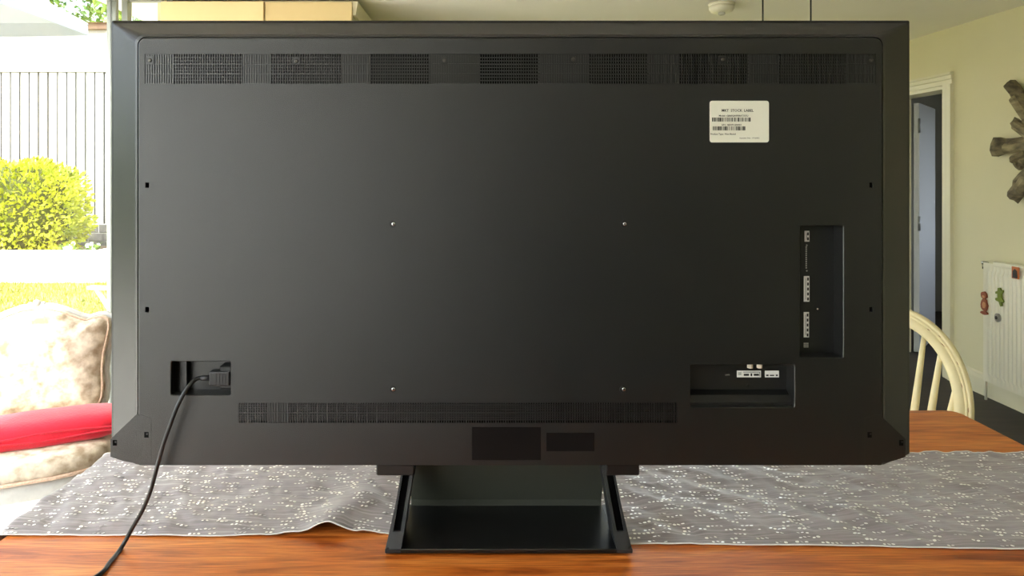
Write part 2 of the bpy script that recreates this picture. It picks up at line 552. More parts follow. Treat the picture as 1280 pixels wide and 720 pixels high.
# ------------------------------------------------------------------ dining table
TL, TR, TN, TF, TZ = -0.854, 1.274, 0.93, 1.953, 0.75
tb = thing('dining_table', 'long oiled orange-brown wooden dining table under the television', 'table', (0.2, 1.45, 0))


def table_loop(ins, z):
    return [Vector((p.x, p.z, z)) for p in rrect(TL + ins, TR - ins, TN + ins, TF - ins, 0.03, 6)]


MB().loft([table_loop(0.012, TZ - 0.036), table_loop(0.003, TZ - 0.030), table_loop(0.0, TZ - 0.022), table_loop(0.0, TZ - 0.007),
           table_loop(0.002, TZ - 0.002), table_loop(0.006, TZ)], True, True, True).build('tabletop', M_WOOD, tb, True)
ap = MB()
ap.box(TL + 0.12, TR - 0.12, TN + 0.10, TN + 0.125, TZ - 0.13, TZ - 0.036).box(TL + 0.12, TR - 0.12, TF - 0.125, TF - 0.10, TZ - 0.13, TZ - 0.036)
ap.box(TL + 0.12, TL + 0.145, TN + 0.125, TF - 0.125, TZ - 0.13, TZ - 0.036).box(TR - 0.145, TR - 0.12, TN + 0.125, TF - 0.125, TZ - 0.13, TZ - 0.036)
ap.build('apron', M_WOOD, tb, True)
for lx in (TL + 0.12, TR - 0.12):
    for ly in (TN + 0.12, TF - 0.12):
        w0, w1 = 0.028, 0.042
        MB().hexa([(lx - w0, ly - w0, 0), (lx + w0, ly - w0, 0), (lx + w0, ly + w0, 0), (lx - w0, ly + w0, 0)],
                  [(lx - w1, ly - w1, TZ - 0.036), (lx + w1, ly - w1, TZ - 0.036), (lx + w1, ly + w1, TZ - 0.036), (lx - w1, ly + w1, TZ - 0.036)]).build('leg', M_WOOD, tb, True)

# ------------------------------------------------------------------ table runner
FRONT = [(-1.2, 1.272), (-0.854, 1.275), (-0.45, 1.272), (-0.20, 1.281), (-0.1, 1.279), (0.25, 1.247), (0.60, 1.238), (0.94, 1.226), (1.4, 1.222)]


def interp(tab, x):
    for (a, va), (b, vb) in zip(tab[:-1], tab[1:]):
        if x <= b:
            t = (x - a) / (b - a)
            t = max(0, min(1, t))
            return va + (vb - va) * t
    return tab[-1][1]


STX0, STX1, STY0, STY1 = -0.172, 0.247, 1.2, 1.40     # where the stand presses it flat


def runner_z(x, y):
    """height of the cloth above the table top"""
    n = noise.noise((x * 7 + y * 9, y * 5 - x * 2.5, 1.3)) * 0.5 + noise.noise((x * 22 + y * 16, y * 9 - x * 5, 4.1)) * 0.6
    n2 = noise.noise((x * 60 + y * 30, y * 30 - x * 12, 8.1)) * 0.26
    h = 0.0060 + max(-0.9, (n + n2) * 1.5) * 0.0060
    # diagonal fold left of the stand
    a, b = Vector((-0.292, 1.262)), Vector((-0.205, 1.56))
    d = (b - a).normalized()
    p = Vector((x, y)) - a
    t = p.dot(d) / (b - a).length
    s = p.x * d.y - p.y * d.x
    amp = 0.017 * max(0.0, 1.0 - 0.62 * max(0, t)) if t < 1.6 else 0
    w = 0.034 + 0.02 * max(0, t)
    h += amp * math.exp(-(s / w) ** 2) - 0.0
    h += 0.004 * math.exp(-((s - 0.085) / 0.03) ** 2) * max(0, 1 - t)
    # pressed under the stand
    dx = max(STX0 - x, 0, x - STX1); dy = max(STY0 - y, 0, y - STY1)
    k = min(1.0, math.hypot(dx, dy) / 0.05)
    near = min(1.0, 0.3 + max(0.0, y - interp(FRONT, x)) / 0.05)
    fold = math.exp(-((x + 0.27) / 0.13) ** 4)
    k *= near + (1.0 - near) * fold
    return 0.0012 + h * k


def runner_point(u, v, lift=0.0):
    """u runs along the table (metres, past both ends it hangs), v 0..1 across"""
    hang = 0.0
    x = u
    e0, e1 = TL - 0.004, TR + 0.004
    if u < e0: hang, x = e0 - u, e0
    if u > e1: hang, x = u - e1, e1
    y0 = interp(FRONT, x) + 0.0025 * noise.noise((x * 9, 3.3, 0))
    y1 = 1.634 + 0.003 * noise.noise((x * 5, 7.7, 0))
    y = y0 + (y1 - y0) * v
    z = TZ + runner_z(x, y) + lift
    if hang > 0:
        rr = 0.014
        s = -1 if u < e0 else 1
        if hang < rr * 1.57:
            a = hang / rr
            return Vector((x + s * rr * math.sin(a), y, z - rr * (1 - math.cos(a))))
        return Vector((x + s * (rr + 0.004 * math.sin(v * 14)), y, z - rr - (hang - rr * 1.57)))
    return Vector((x, y, z))


rn = thing('table_runner', 'grey woven table runner with silver sequins laid along the table', 'table runner', (0.2, 1.45, TZ))
us = [TL - 0.22 + i * (TR - TL + 0.44) / 420 for i in range(421)]
NV = 64
MB().loft([[runner_point(u, k / NV) for k in range(NV + 1)] for u in us], closed=False, smooth=True).build('cloth', M_RUNNER, rn, True)
M_SEQ = mat('sequin', 'fffdf8', 0.28, metal=0.3)
M_HEM = mat('hem_thread', 'd9d4d0', 0.7)
for v_ in (0.0, 1.0):
    MB().tube([runner_point(u, v_) for u in us], 0.0013, 5).build('hem', M_HEM, rn, True)
sq = MB()
rs = random.Random(3)
row = 0.014
while row < 0.99:
    u = TL - 0.01 + rs.random() * 0.05
    while u < TR + 0.01:
        k = rs.choice((1, 2, 2, 3, 3, 4, 5))
        for q in range(k):
            if u > TR + 0.01: break
            c = runner_point(u, row + rs.uniform(-0.004, 0.004), 0.0009)
            r = rs.uniform(0.0023, 0.0033)
            tx, ty = rs.uniform(-0.5, 0.5), rs.uniform(-0.7, 0.3)
            ring = [c + Vector((r * 1.1 * math.cos(a), r * math.sin(a), r * (tx * math.cos(a) + ty * math.sin(a)) * 0.5)) for a in [i * math.pi / 3 for i in range(6)]]
            sq.add(ring, [(0, 1, 2, 3, 4, 5)], False)
            u += 0.0078
        u += rs.choice((0.012, 0.02, 0.03, 0.05, 0.075))
    row += 0.031
tag(sq.build('sequins', M_SEQ, rn, True), 'rows of tiny silver sequins', kind='stuff')

# ------------------------------------------------------------------ television, seen from behind
DB, DR = 1.250, 1.309                      # depth of the back plate and of the rim
TX0, TX1 = WX(141, DR), WX(1135, DR)
TZ1, TZ0 = WZ(26, DR), 0.884
tvx = (TX0 + TX1) / 2
tv = thing('television', 'large black flat screen television seen from behind on its stand', 'television', (tvx, 1.30, TZ))
PX0, PX1, PZ1, PZ0 = WX(171, DB), WX(1104.5, DB), WZ(46, DB), WZ(581.5, DB)

fp = MB()
fp.loft([rrect(TX0, TX1, TZ0 - 0.004, TZ1, 0.004, 3, y) for y in (DR, DR + 0.012)], True, True, True)
fp.build('bezel', M_PLASTIC2, tv, True)
MB().box(TX0 + 0.006, TX1 - 0.006, DR + 0.012, DR + 0.0135, TZ0 + 0.012, TZ1 - 0.006).build('screen', M_GLOSSBLK, tv, True)

HOLES = {  # px box, floor depth
    'top_vent': (181, 1095, 67.5, 104.5, 0.016),
    'bottom_vent': (297.5, 847, 503.5, 528.5, 0.016),
    'power': (213, 289, 451, 495, 0.034),
    'side_port': (999, 1055, 281.5, 448, 0.035),
    'low_port': (862, 994, 455, 510, 0.034),
}
CLIPS = [(184, 231.5, 5, 7), (184, 387, 5, 7), (1089, 231.5, 5, 7), (1089, 387, 5, 7)]
bc = MB()
N = 6
loops = [rrect(TX0, TX1, TZ0, TZ1, 0.003, N, DR),
         rrect(TX0 + 0.001, TX1 - 0.001, TZ0, TZ1 - 0.001, 0.003, N, DR - 0.006),
         rrect(TX0 + 0.006, TX1 - 0.006, TZ0, TZ1 - 0.006, 0.003, N, DR - 0.009),
         rrect(PX0 - 0.005, PX1 + 0.005, PZ0, PZ1 + 0.005, 0.018, N, DB + 0.004, 0.002),
         rrect(PX0, PX1, PZ0, PZ1, 0.015, N, DB + 0.002, 0.002),
         rrect(PX0, PX1, PZ0, PZ1, 0.015, N, DB + 0.007, 0.002),
         rrect(PX0 + 0.0025, PX1 - 0.0025, PZ0, PZ1 - 0.0025, 0.013, N, DB + 0.007, 0.002),
         rrect(PX0 + 0.0025, PX1 - 0.0025, PZ0, PZ1 - 0.0025, 0.013, N, DB + 0.0008, 0.002),
         rrect(PX0 + 0.0035, PX1 - 0.0035, PZ0, PZ1 - 0.0035, 0.012, N, DB, 0.002)]
bc.loft(loops[3:], True)
MB().loft(loops[:4], True).build('edge_bevel', M_BEVEL, tv, True)
# the flat plate with its openings
bm = bmesh.new()


def ring(pts):
    vs_ = [bm.verts.new(p) for p in pts]
    return [bm.edges.new((vs_[i], vs_[(i + 1) % len(vs_)])) for i in range(len(vs_))]


edges = ring(loops[-1])
hole_loops = {}
for k, (a, b, c, d, dep) in HOLES.items():
    r = 0.0006 if 'vent' in k else 0.003
    hole_loops[k] = rrect(WX(a, DB), WX(b, DB), WZ(d, DB), WZ(c, DB), r, 2, DB)
    edges += ring(hole_loops[k])
for i, (cx, cy, w, h) in enumerate(CLIPS):
    hole_loops['clip%d' % i] = rrect(WX(cx - w / 2, DB), WX(cx + w / 2, DB), WZ(cy + h / 2, DB), WZ(cy - h / 2, DB), 0.0004, 1, DB)
    edges += ring(hole_loops['clip%d' % i])
bmesh.ops.triangle_fill(bm, use_beauty=True, use_dissolve=False, edges=edges, normal=(0, -1, 0))
bm.verts.index_update()
bc.add([v.co.copy() for v in bm.verts], [tuple(v.index for v in f.verts) for f in bm.faces])
bm.free()
# pocket walls and floors
for k, lp in hole_loops.items():
    dep = HOLES[k][4] if k in HOLES else 0.006
    if 'vent' in k: continue
    cm = sum(lp, Vector()) / len(lp)
    ch = 0.0012 if k in HOLES else 0.0003
    edge = [Vector((p.x - math.copysign(ch, p.x - cm.x), DB + ch, p.z - math.copysign(ch, p.z - cm.z))) for p in lp]
    bc.loft([lp, edge, [Vector((p.x, DB + dep, p.z)) for p in edge]], True, False, True)
cover = bc.build('back_cover', M_PLASTIC, tv, True)

vb = MB()
for k in ('top_vent', 'bottom_vent'):
    lp = hole_loops[k]
    vb.loft([lp, [Vector((p.x, DB + 0.016, p.z)) for p in lp]], True, False, True)
for i in range(len(CLIPS)):
    lp = hole_loops['clip%d' % i]
    xs = [p.x for p in lp]; zs = [p.z for p in lp]
    vb.box(min(xs), max(xs), DB + 0.003, DB + 0.006, min(zs), max(zs))
vb.build('vent_cavity', M_BLACK, cover, True)


def vbar(mb, p0, p1, q0, q1, front, back):
    mb.box(WX(p0, DB), WX(p1, DB), DB + front, DB + back, WZ(q1, DB), WZ(q0, DB))


# upper grille: slotted closed lengths between perforated lengths
OPEN = [(216, 303), (338, 426), (462, 537), (599, 674), (736, 810), (849, 936), (973, 1058)]
SCREWS = [(187, 75), (370, 76), (555, 75), (716, 74), (903, 74), (1088, 75)]
g = MB()
a0, a1, q0, q1 = 181, 1095, 67.5, 104.5
rows = [67.5, 80, 92.2, 104.5]
pitch = 3.04
n = int((a1 - a0) / pitch)
for i in range(n + 1):
    x = a0 + i * pitch
    is_open = any(s0 - 0.5 <= x < s1 for s0, s1 in OPEN)
    if is_open:
        vbar(g, x + 1.8, x + 3.0, q0, q1, -0.0003, 0.0025)
    else:
        for r0, r1 in zip(rows[:-1], rows[1:]):
            vbar(g, x + (1.3 if i % 4 == 0 else 0.8), min(x + 2.9, a1), r0 + 0.7, r1 - 0.5, -0.0003, 0.0025)
for s0, s1 in OPEN:
    for y in rows[1:-1]:
        vbar(g, s0, s1, y - 0.8, y + 0.8, -0.0002, 0.0025)
seg = [a0] + [e for o in OPEN for e in o] + [a1]
for k in range(0, len(seg), 2):          # closed lengths: a shallow floor behind the slats
    vbar(g, seg[k], seg[k + 1], q0, q1, 0.0012, 0.006)
for s0, s1 in OPEN:
    for r0, r1 in zip(rows[:-1], rows[1:]):
        for f in (1, 2):
            y = r0 + (r1 - r0) * f / 3
            vbar(g, s0, s1, y - 0.55, y + 0.55, 0.0003, 0.002)
tag(g.build('vent_grille', M_GRILLE, cover, True), 'fine slotted and perforated ventilation grille', kind='stuff')
# lower grille
g = MB()
a0, a1 = 297.5, 847
n = int((a1 - a0) / 3.1)
for i in range(n + 1):
    x = a0 + i * 3.1
    wide = 1.15 if i % 4 else 1.9
    vbar(g, x - wide / 2, min(x + wide / 2, a1), 503.5, 528.5, 0.0003, 0.004)
vbar(g, a0, a1, 515, 517, 0.0004, 0.004)
for y in (506.6, 509.4, 512.2, 519.4, 522.2, 525.2):
    vbar(g, a0, 335, y - 0.5, y + 0.5, 0.0006, 0.003); vbar(g, 358, a1, y - 0.5, y + 0.5, 0.0006, 0.003)
vbar(g, 335, 358, 503.5, 528.5, 0.0018, 0.006)
tag(g.build('vent_grille', M_PLASTIC, cover, True), 'fine perforated ventilation grille along the lower edge', kind='stuff')

# screws set in square wells on the upper grille
for cx, cy in SCREWS:
    c = W(cx, cy, DB)
    s = MB()
    s.loft([rrect(c.x - 0.0068, c.x + 0.0068, c.z - 0.0068, c.z + 0.0068, 0.0006, 1, DB - 0.0012),
            rrect(c.x - 0.0050, c.x + 0.0050, c.z - 0.0050, c.z + 0.0050, 0.0006, 1, DB - 0.0012),
            rrect(c.x - 0.0050, c.x + 0.0050, c.z - 0.0050, c.z + 0.0050, 0.0006, 1, DB - 0.0004)], True, False, True)
    s.build('screw_well', M_GRILLE, cover, True)
    MB().lathe([(0.0034, 0), (0.0034, 0.0012), (0.0022, 0.0018)], 12, Matrix.Translation((c.x + 0.0008, DB - 0.0004, c.z - 0.0006)) @ Matrix.Rotation(R(90), 4, 'X')).build('screw', mat('screw_steel', '55524e', 0.4, metal=0.8), cover, True)
# four bolt holes of the wall mount
for cx, cy in ((491, 280), (780, 280), (491, 486.5), (779, 486.5)):
    c = W(cx, cy, DB)
    M = Matrix.Translation((c.x, DB, c.z)) @ Matrix.Rotation(R(90), 4, 'X')
    b_ = MB().lathe([(0.0062, 0.0), (0.0062, 0.0005), (0.0050, 0.0006), (0.0046, 0.0004)], 16, M).build('mount_hole', M_PLASTIC2, cover, True)
    MB().lathe([(0.0032, 0.0003), (0.0030, 0.0012), (0.0016, 0.0012)], 12, Matrix.Translation((0.0012, 0, 0)) @ M).build('bolt', M_CHROME, cover, True)

# lower corner blocks
LCORN = [(138, 549), (170, 518.5), (176, 518.5), (189, 523), (189, 581), (172, 579.6), (155, 576.5), (145, 573.5), (138, 571)]
for mirror in (False, True):
    poly = [((1270 - x) if mirror else x, y) for x, y in LCORN]
    dd = DB - 0.0003
    pts = [(WX(x, dd), WZ(y, dd)) for x, y in poly]
    back = [(WX(x, dd), WZ(y, dd)) for x, y in poly]
    cb_ = MB().prism(pts, dd, DR - 0.001).build('corner_block', M_PLASTIC, tv, True)
    for cx, cy in (((143.5, 553.5), (183, 543.5)) if not mirror else ((1126.5, 553.5), (1087, 543.5))):
        c = W(cx, cy, dd)
        w = MB().box(c.x - 0.0036, c.x + 0.0036, dd - 0.0004, dd + 0.0005, c.z - 0.0048, c.z + 0.0048)
        w.build('clip_slot', M_BLACK, cb_, True)  # black patch standing in for the shaded hole
        MB().box(c.x, c.x + 0.003, dd - 0.0008, dd, c.z, c.z + 0.003).build('clip', M_PLASTIC2, cb_, True)

# rating plates below the grille
for x0, x1, y0, y1 in ((590, 676, 534, 575), (683, 743, 541, 564)):
    MB().bbox(WX(x0, DB), WX(x1, DB), DB - 0.0006, DB + 0.001, WZ(y1, DB), WZ(y0, DB), 0.0004, 1).build('rating_plate', M_RATING, cover, True)

# stock label
lx0, lx1, lz0, lz1 = WX(887, DB), WX(961, DB), WZ(178, DB), WZ(126, DB)
st = MB().loft([rrect(lx0, lx1, lz0, lz1, 0.0045, 4, y) for y in (DB + 0.0002, DB - 0.0006)], True, True, True).build('stock_label', M_LABEL, tv, True)
st['label'] = 'white printed stock label with two barcodes'


def ltext(s, px, py, size, align='LEFT', sx=1.0):
    p = W(px, py, DB - 0.0008) - tv.location
    text_mesh('print', s, size, M_INK, st, p, align=align, sx=sx)


ltext('MKT  STOCK  LABEL', 902, 139.6, 0.0062, sx=0.98)
ltext('Model : QE65QN90BATXXU', 898.5, 145.6, 0.0040, sx=1.05)
ltext('S/N : 0JDW1J00001', 902, 157, 0.0040, sx=1.08)
ltext('Product Type : Non Boxed', 888, 168.5, 0.0040, sx=1.0)
ltext('Inspection Date : 17/10/2022', 924.5, 173.2, 0.0028, sx=1.05)


def barcode(px0, px1, py0, py1, seed):
    rb = random.Random(seed)
    m = MB()
    x = px0
    while x < px1:
        w = rb.choice((0.35, 0.35, 0.7, 1.0, 1.3))
        m.box(WX(x, DB), WX(min(x + w, px1), DB), DB - 0.0008, DB - 0.0005, WZ(py1, DB), WZ(py0, DB))
        x += w + rb.choice((0.35, 0.5, 0.9, 1.2))
    m.build('barcode', M_INK, st, True)


barcode(890, 939, 147, 152, 5)
barcode(891, 932, 158, 163, 9)

# power pocket: inner step
s = MB()
s.box(WX(213, DB), WX(236, DB + 0.03), DB + 0.020, DB + 0.034, WZ(495, DB), WZ(451, DB))
s.build('socket_step', M_PLASTIC, cover, True)
MB().bbox(WX(272, DB), WX(289, DB) - 0.0005, DB + 0.008, DB + 0.033, WZ(488, DB), WZ(459, DB), 0.002, 1).build('power_inlet', M_PLASTIC2, cover, True)

# side port pocket: printed plates next to the hidden sockets
FD = DB + 0.0345
for x0, x1, y0, y1 in ((1005.5, 1011.5, 288.5, 302), (1004.5, 1011.5, 345, 377), (1004.5, 1011, 390, 421.5)):
    pl = MB().box(WX(x0, FD), WX(x1, FD), FD - 0.0008, FD, WZ(y1, FD), WZ(y0, FD)).build('port_label', M_PORTLBL, cover, True)
    mk = MB()
    yy = y0 + 2
    while yy < y1 - 3:
        mk.box(WX(x1 - 2.8, FD), WX(x1 - 0.8, FD), FD - 0.0010, FD - 0.0008, WZ(yy + 3.6, FD), WZ(yy, FD))
        yy += 6.2
    mk.box(WX(x0 + 2.2, FD), WX(x0 + 2.6, FD), FD - 0.0010, FD - 0.0008, WZ(y1 - 3, FD), WZ(y0 + 3, FD))
    tag(mk.build('port_print', M_INK, cover, True), kind='stuff')
mk = MB()
for i in range(11):
    y = 308 + i * 2.6
    mk.box(WX(1006.9, FD), WX(1008.6, FD), FD - 0.0004, FD, WZ(y + 1.6, FD), WZ(y, FD))
for y in (306.5, 338.5):
    c = W(1008.4, y, FD)
    mk.lathe([(0.0014, 0), (0.0014, 0.0006)], 10, Matrix.Translation(c) @ Matrix.Rotation(R(90), 4, 'X'))
for i in range(3):
    for j in range(3):
        mk.box(WX(1004.6 + 2.1 * i, FD), WX(1006.2 + 2.1 * i, FD), FD - 0.0004, FD, WZ(430 + 2.1 * j, FD), WZ(428.5 + 2.1 * j, FD))
tag(mk.build('port_print', mat('print_grey', 'b8b6b0', 0.5), cover, True), kind='stuff')
MB().lathe([(0.0016, 0), (0.0016, 0.0016)], 10, Matrix.Translation(W(1021.5, 386, FD)) @ Matrix.Rotation(R(90), 4, 'X')).build('screw', M_CHROME, cover, True)
# hidden sockets on the left wall of the side pocket
for y0, y1 in ((347, 361), (364, 378), (392, 406), (408, 422)):
    xw = WX(999, DB)
    MB().box(xw, xw + 0.0015, DB + 0.012, DB + 0.020, WZ(y1, DB), WZ(y0, DB)).build('hdmi_socket', M_PLASTIC2, cover, True)

# low port pocket: sloping ledge, two aerial sockets, print
FD2 = DB + 0.0335
X0, X1 = WX(862, DB), WX(994, DB)
zb, zt = WZ(510, DB), WZ(455, DB)
sl = MB()
prof = [(DB + 0.034, zb), (DB + 0.012, zb), (DB + 0.012, zb + 0.006), (DB + 0.022, zb + 0.016), (DB + 0.034, zb + 0.022)]
sl.loft([[Vector((x, y, z)) for y, z in prof] for x in (X0, X1)], True, True, True)
sl.build('port_ledge', M_PLASTIC, cover, True)
for x in (937.5, 949.5):
    c = W(x, 458.5, DB + 0.018)
    M = Matrix.Translation((c.x, DB + 0.018, zt - 0.012))
    MB().lathe([(0.0036, 0), (0.0050, 0.0005), (0.0050, 0.011), (0.0062, 0.0112), (0.0062, 0.012)], 14, M).build('aerial_socket', mat('nickel', 'efe6d4', 0.3), cover, True)
for x0, x1, y0, y1 in ((921, 951, 463.2, 471.5), (956, 973.5, 463.2, 471.5)):
    pl = MB().box(WX(x0, FD2), WX(x1, FD2), FD2 - 0.0008, FD2, WZ(y1, FD2), WZ(y0, FD2)).build('port_label', M_PORTLBL, cover, True)
mk = MB()
for x0, x1, y0, y1 in ((929.5, 936, 467, 469.6), (938, 940, 466.5, 470), (942, 948.5, 467, 469.6), (929, 949, 464.6, 465.3), (949.2, 949.8, 464.6, 470.3), (957.5, 960.5, 468, 470), (962, 967.5, 468.3, 469.8), (969.5, 972, 468, 470), (922.5, 926.5, 465.5, 466.3), (922.5, 926.5, 467.5, 468.3)):
    mk.box(WX(x0, FD2), WX(x1, FD2), FD2 - 0.0010, FD2 - 0.0008, WZ(y1, FD2), WZ(y0, FD2))
tag(mk.build('port_print', M_INK, cover, True), kind='stuff')
text_mesh('port_print', 'LAN', 0.0034, M_PORTLBL, cover, W(906.5, 469.3, FD2 - 0.0004) - tv.location, sx=1.2)
MB().lathe([(0.0024, 0), (0.0024, 0.0016)], 10, Matrix.Translation(W(934.5, 482, FD2)) @ Matrix.Rotation(R(90), 4, 'X')).build('screw', M_PLASTIC2, cover, True)
MB().lathe([(0.0011, 0), (0.0011, 0.0020)], 8, Matrix.Translation(W(934, 481.5, FD2)) @ Matrix.Rotation(R(90), 4, 'X')).build('screw', M_CHROME, cover, True)

# stand: crossbar, two slotted struts, glossy bent plate
DS = 1.268
for c0, c1 in ((472, 519), (756, 797)):
    MB().bbox(WX(c0, DS), WX(c1, DS), 1.252, 1.305, WZ(590, DS), 0.886, 0.002, 1).build('mount_bar', M_PLASTIC2, tv, True)
BF, BB = 1.210, 1.372
BX0, BX1 = WX(481, BF), WX(791, BF)
BZ = 0.7535
MB().bbox(BX0 + 0.026, BX1 - 0.026, BF, BB, BZ, BZ + 0.0075, 0.0012, 1).build('base_plate', M_GLOSSBLK, tv, True)
nk = MB()
pf = [(BB - 0.004, BZ + 0.0075), (BB + 0.004, BZ + 0.012), (BB + 0.002, BZ + 0.02), (1.312, 0.90), (1.305, 0.90), (BB - 0.006, BZ + 0.02)]
nk.loft([[Vector((x, y, z)) for y, z in pf] for x in (BX0 + 0.028, BX1 - 0.028)], True, True, True)
nk.build('neck_plate', mat('neck_metal', '4a4c44', 0.45, metal=0.3), tv, True)
cxs = (BX0 + BX1) / 2
for s in (1, -1):
    def q(x): return cxs + s * (x - cxs)
    # outer foot, wide at the base and narrowing upwards
    zt_, yt = 0.884, 1.262
    xb0, xb1 = BX0, BX0 + 0.0275
    xt0, xt1 = WX(503.5, yt), WX(518.5, yt)
    lerp = lambda a, b, t: a + (b - a) * t
    strut = MB()

    def section(t, dx0=0.0, dx1=0.0, f=0.0, th=0.03):
        y = lerp(BF, yt, t) + f
        z = lerp(BZ + 0.0075, zt_, t)
        a = q(lerp(xb0, xt0, t) + dx0); b = q(lerp(xb1, xt1, t) - dx1)
        return [Vector((a, y, z)), Vector((b, y, z)), Vector((b, y + th, z)), Vector((a, y + th, z))]
    strut.bbox(min(q(xb0), q(xb1)), max(q(xb0), q(xb1)), BF, BB, BZ, BZ + 0.0078, 0.0012, 1)
    # flank, solid lower face, head and the two rails that leave the slot open
    strut.hexa(section(0, 0.001, 0.0, 0.006, 0.07), section(1, 0.002, 0, 0.006, 0.03))
    strut.hexa(section(0, 0.006, 0.0005, 0.0, 0.01), section(0.20, 0.0042, 0.0005, 0.0, 0.01))
    strut.hexa(section(0.90, 0.0, 0.0005, 0.0, 0.01), section(1.0, 0.0, 0.0005, 0.0, 0.01))
    w = 0.0035
    for side in (0, 1):
        lo, hi = section(0.20, 0.0042, 0.0005, 0.0, 0.01), section(0.90, 0.0, 0.0005, 0.0, 0.01)
        def rail(sec):
            a, b, c, d = sec
            wv = (b - a).normalized() * (w if side == 0 else 0.0055)
            return [a, a + wv, d + wv, d] if side == 0 else [b - wv, b, c, c - wv]
        strut.hexa(rail(lo), rail(hi))
    strut.build('strut', M_STAND, tv, True)
    sl = MB()
    lo, hi = section(0.20, 0.006, 0.005, 0.0045, 0.003), section(0.90, 0.002, 0.005, 0.0045, 0.003)
    sl.hexa(lo, hi)
    sl.build('strut_slot', M_BLACK, tv, True)

# ------------------------------------------------------------------ power cord
pc = thing('power_cord', 'black mains cord plugged into the television and trailing over the table', 'power cord', (-0.55, 1.2, TZ))
pd = DB + 0.006
MB().bbox(WX(262, pd), WX(288, pd), pd - 0.004, pd + 0.016, WZ(482, pd), WZ(464, pd), 0.0025, 2).build('plug', M_CORD, pc, True)
rb = MB()
for i in range(4):
    x = WX(271 + i * 3.8, pd)
    rb.box(x, x + 0.0012, pd - 0.0048, pd - 0.0036, WZ(480, pd), WZ(466, pd))
rb.build('plug_rib', M_PLASTIC2, pc, True)
key = [(264, 472.5, DB + 0.012), (250, 472.5, DB + 0.011), (243, 475.5, DB + 0.006), (233, 487, DB - 0.008), (222, 507, DB - 0.018), (212, 533, DB - 0.022),
       (204, 556, DB - 0.022), (196, 585, DB - 0.020), (188, 614, DB - 0.016), (178, 638, DB - 0.014), (166, 659, 1.238)]
pts = [W(*k) for k in key]
for px, py in ((152, 684), (138, 702), (120, 721)):
    d = (CAM_Z - TZ - 0.004) * FPX / (py - CY)
    pts.append(W(px, py, d))
pts += [Vector((-0.66, 1.05, TZ + 0.004)), Vector((-0.68, 0.96, TZ + 0.004)), Vector((-0.685, 0.922, TZ - 0.004)), Vector((-0.686, 0.912, TZ - 0.04)), Vector((-0.68, 0.91, 0.4)), Vector((-0.66, 0.88, 0.06)), Vector((-0.70, 0.78, 0.006)), Vector((-0.95, 0.5, 0.006)), Vector((-1.3, 0.2, 0.006))]


def smooth_path(P, n=6):
    out = []
    for i in range(len(P) - 1):
        p0, p1, p2, p3 = P[max(i - 1, 0)], P[i], P[i + 1], P[min(i + 2, len(P) - 1)]
        for k in range(n):
            t = k / n
            out.append(0.5 * ((2 * p1) + (p2 - p0) * t + (2 * p0 - 5 * p1 + 4 * p2 - p3) * t * t + (3 * p1 - p0 - 3 * p2 + p3) * t ** 3))
    out.append(P[-1])
    return out


MB().tube(smooth_path(pts), 0.0037, 8).build('cable', M_CORD, pc, True)
MB().tube([pts[0], pts[0].lerp(pts[1], 0.9)], [0.0052, 0.0042], 10).build('strain_relief', M_CORD, pc, True)

# ------------------------------------------------------------------ Windsor dining chair
wc = thing('windsor_chair', 'cream painted bow-back spindle chair at the table corner', 'chair', (1.105, 2.17, 0), R(-48))
SEATZ = 0.45
RAKE = math.tan(R(14))


def bowpt(a, r_off=0.0):
    """hoop in the raked back plane; a from 0 (right foot) to 180 (left foot)"""
    t = a / 180.0
    hw, hh = 0.222 + r_off, 0.30 + r_off
    if 0 <= a <= 180:
        x = hw * math.cos(R(a)); h = 0.20 + hh * math.sin(R(a)) ** 0.92
    return Vector((x, 0, h))


path = []
for h in (0.0, 0.05, 0.10, 0.15):
    path.append((Vector((0.185 + 0.037 * math.sin(h / 0.20 * math.pi / 2), 0, h)), Vector((1, 0, -0.05)).normalized()))
for k in range(0, 37):
    a = 180.0 * k / 36
    p = Vector((0.222 * math.cos(R(a)), 0, 0.20 + 0.276 * math.sin(R(a))))
    path.append((p, Vector((math.cos(R(a)), 0, math.sin(R(a))))))
for h in (0.15, 0.10, 0.05, 0.0):
    path.append((Vector((-0.185 - 0.037 * math.sin(h / 0.20 * math.pi / 2), 0, h)), Vector((-1, 0, -0.05)).normalized()))
# profile across the bow: radial offset, thickness offset, with two grooves
prof = [(-0.022, 0.011), (-0.022, -0.011), (-0.019, -0.014), (0.004, -0.014), (0.005, -0.011), (0.007, -0.011), (0.008, -0.0145), (0.013, -0.0145), (0.014, -0.011), (0.016, -0.011), (0.017, -0.014), (0.022, -0.012), (0.025, -0.007), (0.025, 0.007), (0.022, 0.012)]


def raked(p):
    return Vector((p.x, 0.20 + p.z * RAKE + p.y, SEATZ + p.z))


bw = MB()
bw.loft([[raked(p + nrm * r + Vector((0, dy, 0))) for r, dy in [(1.05 * r_, dy_) for r_, dy_ in prof]] for p, nrm in path], True, True, True, True)
bow = bw.build('bow', M_WCHAIR, wc)
for k in range(-4, 5):
    xb, xt = k * 0.040, k * 0.050
    ht = 0.20 + 0.256 * math.sqrt(max(0, 1 - (xt / 0.222) ** 2))
    b0, b1 = raked(Vector((xb, 0, -0.01))), raked(Vector((xt, 0, ht)))
    MB().tube([b0.lerp(b1, t) for t in (0, 0.25, 0.5, 0.75, 1)], [0.009, 0.0115, 0.0115, 0.0095, 0.007], 10).build('spindle', M_WCHAIR, wc)
sv = [Vector((0.22 * math.copysign(abs(math.cos(a)) ** 0.6, math.cos(a)) * (1.0 - 0.08 * math.sin(a)), 0.215 * math.copysign(abs(math.sin(a)) ** 0.7, math.sin(a)) + 0.02, 0)) for a in [i * 2 * math.pi / 32 for i in range(32)]]
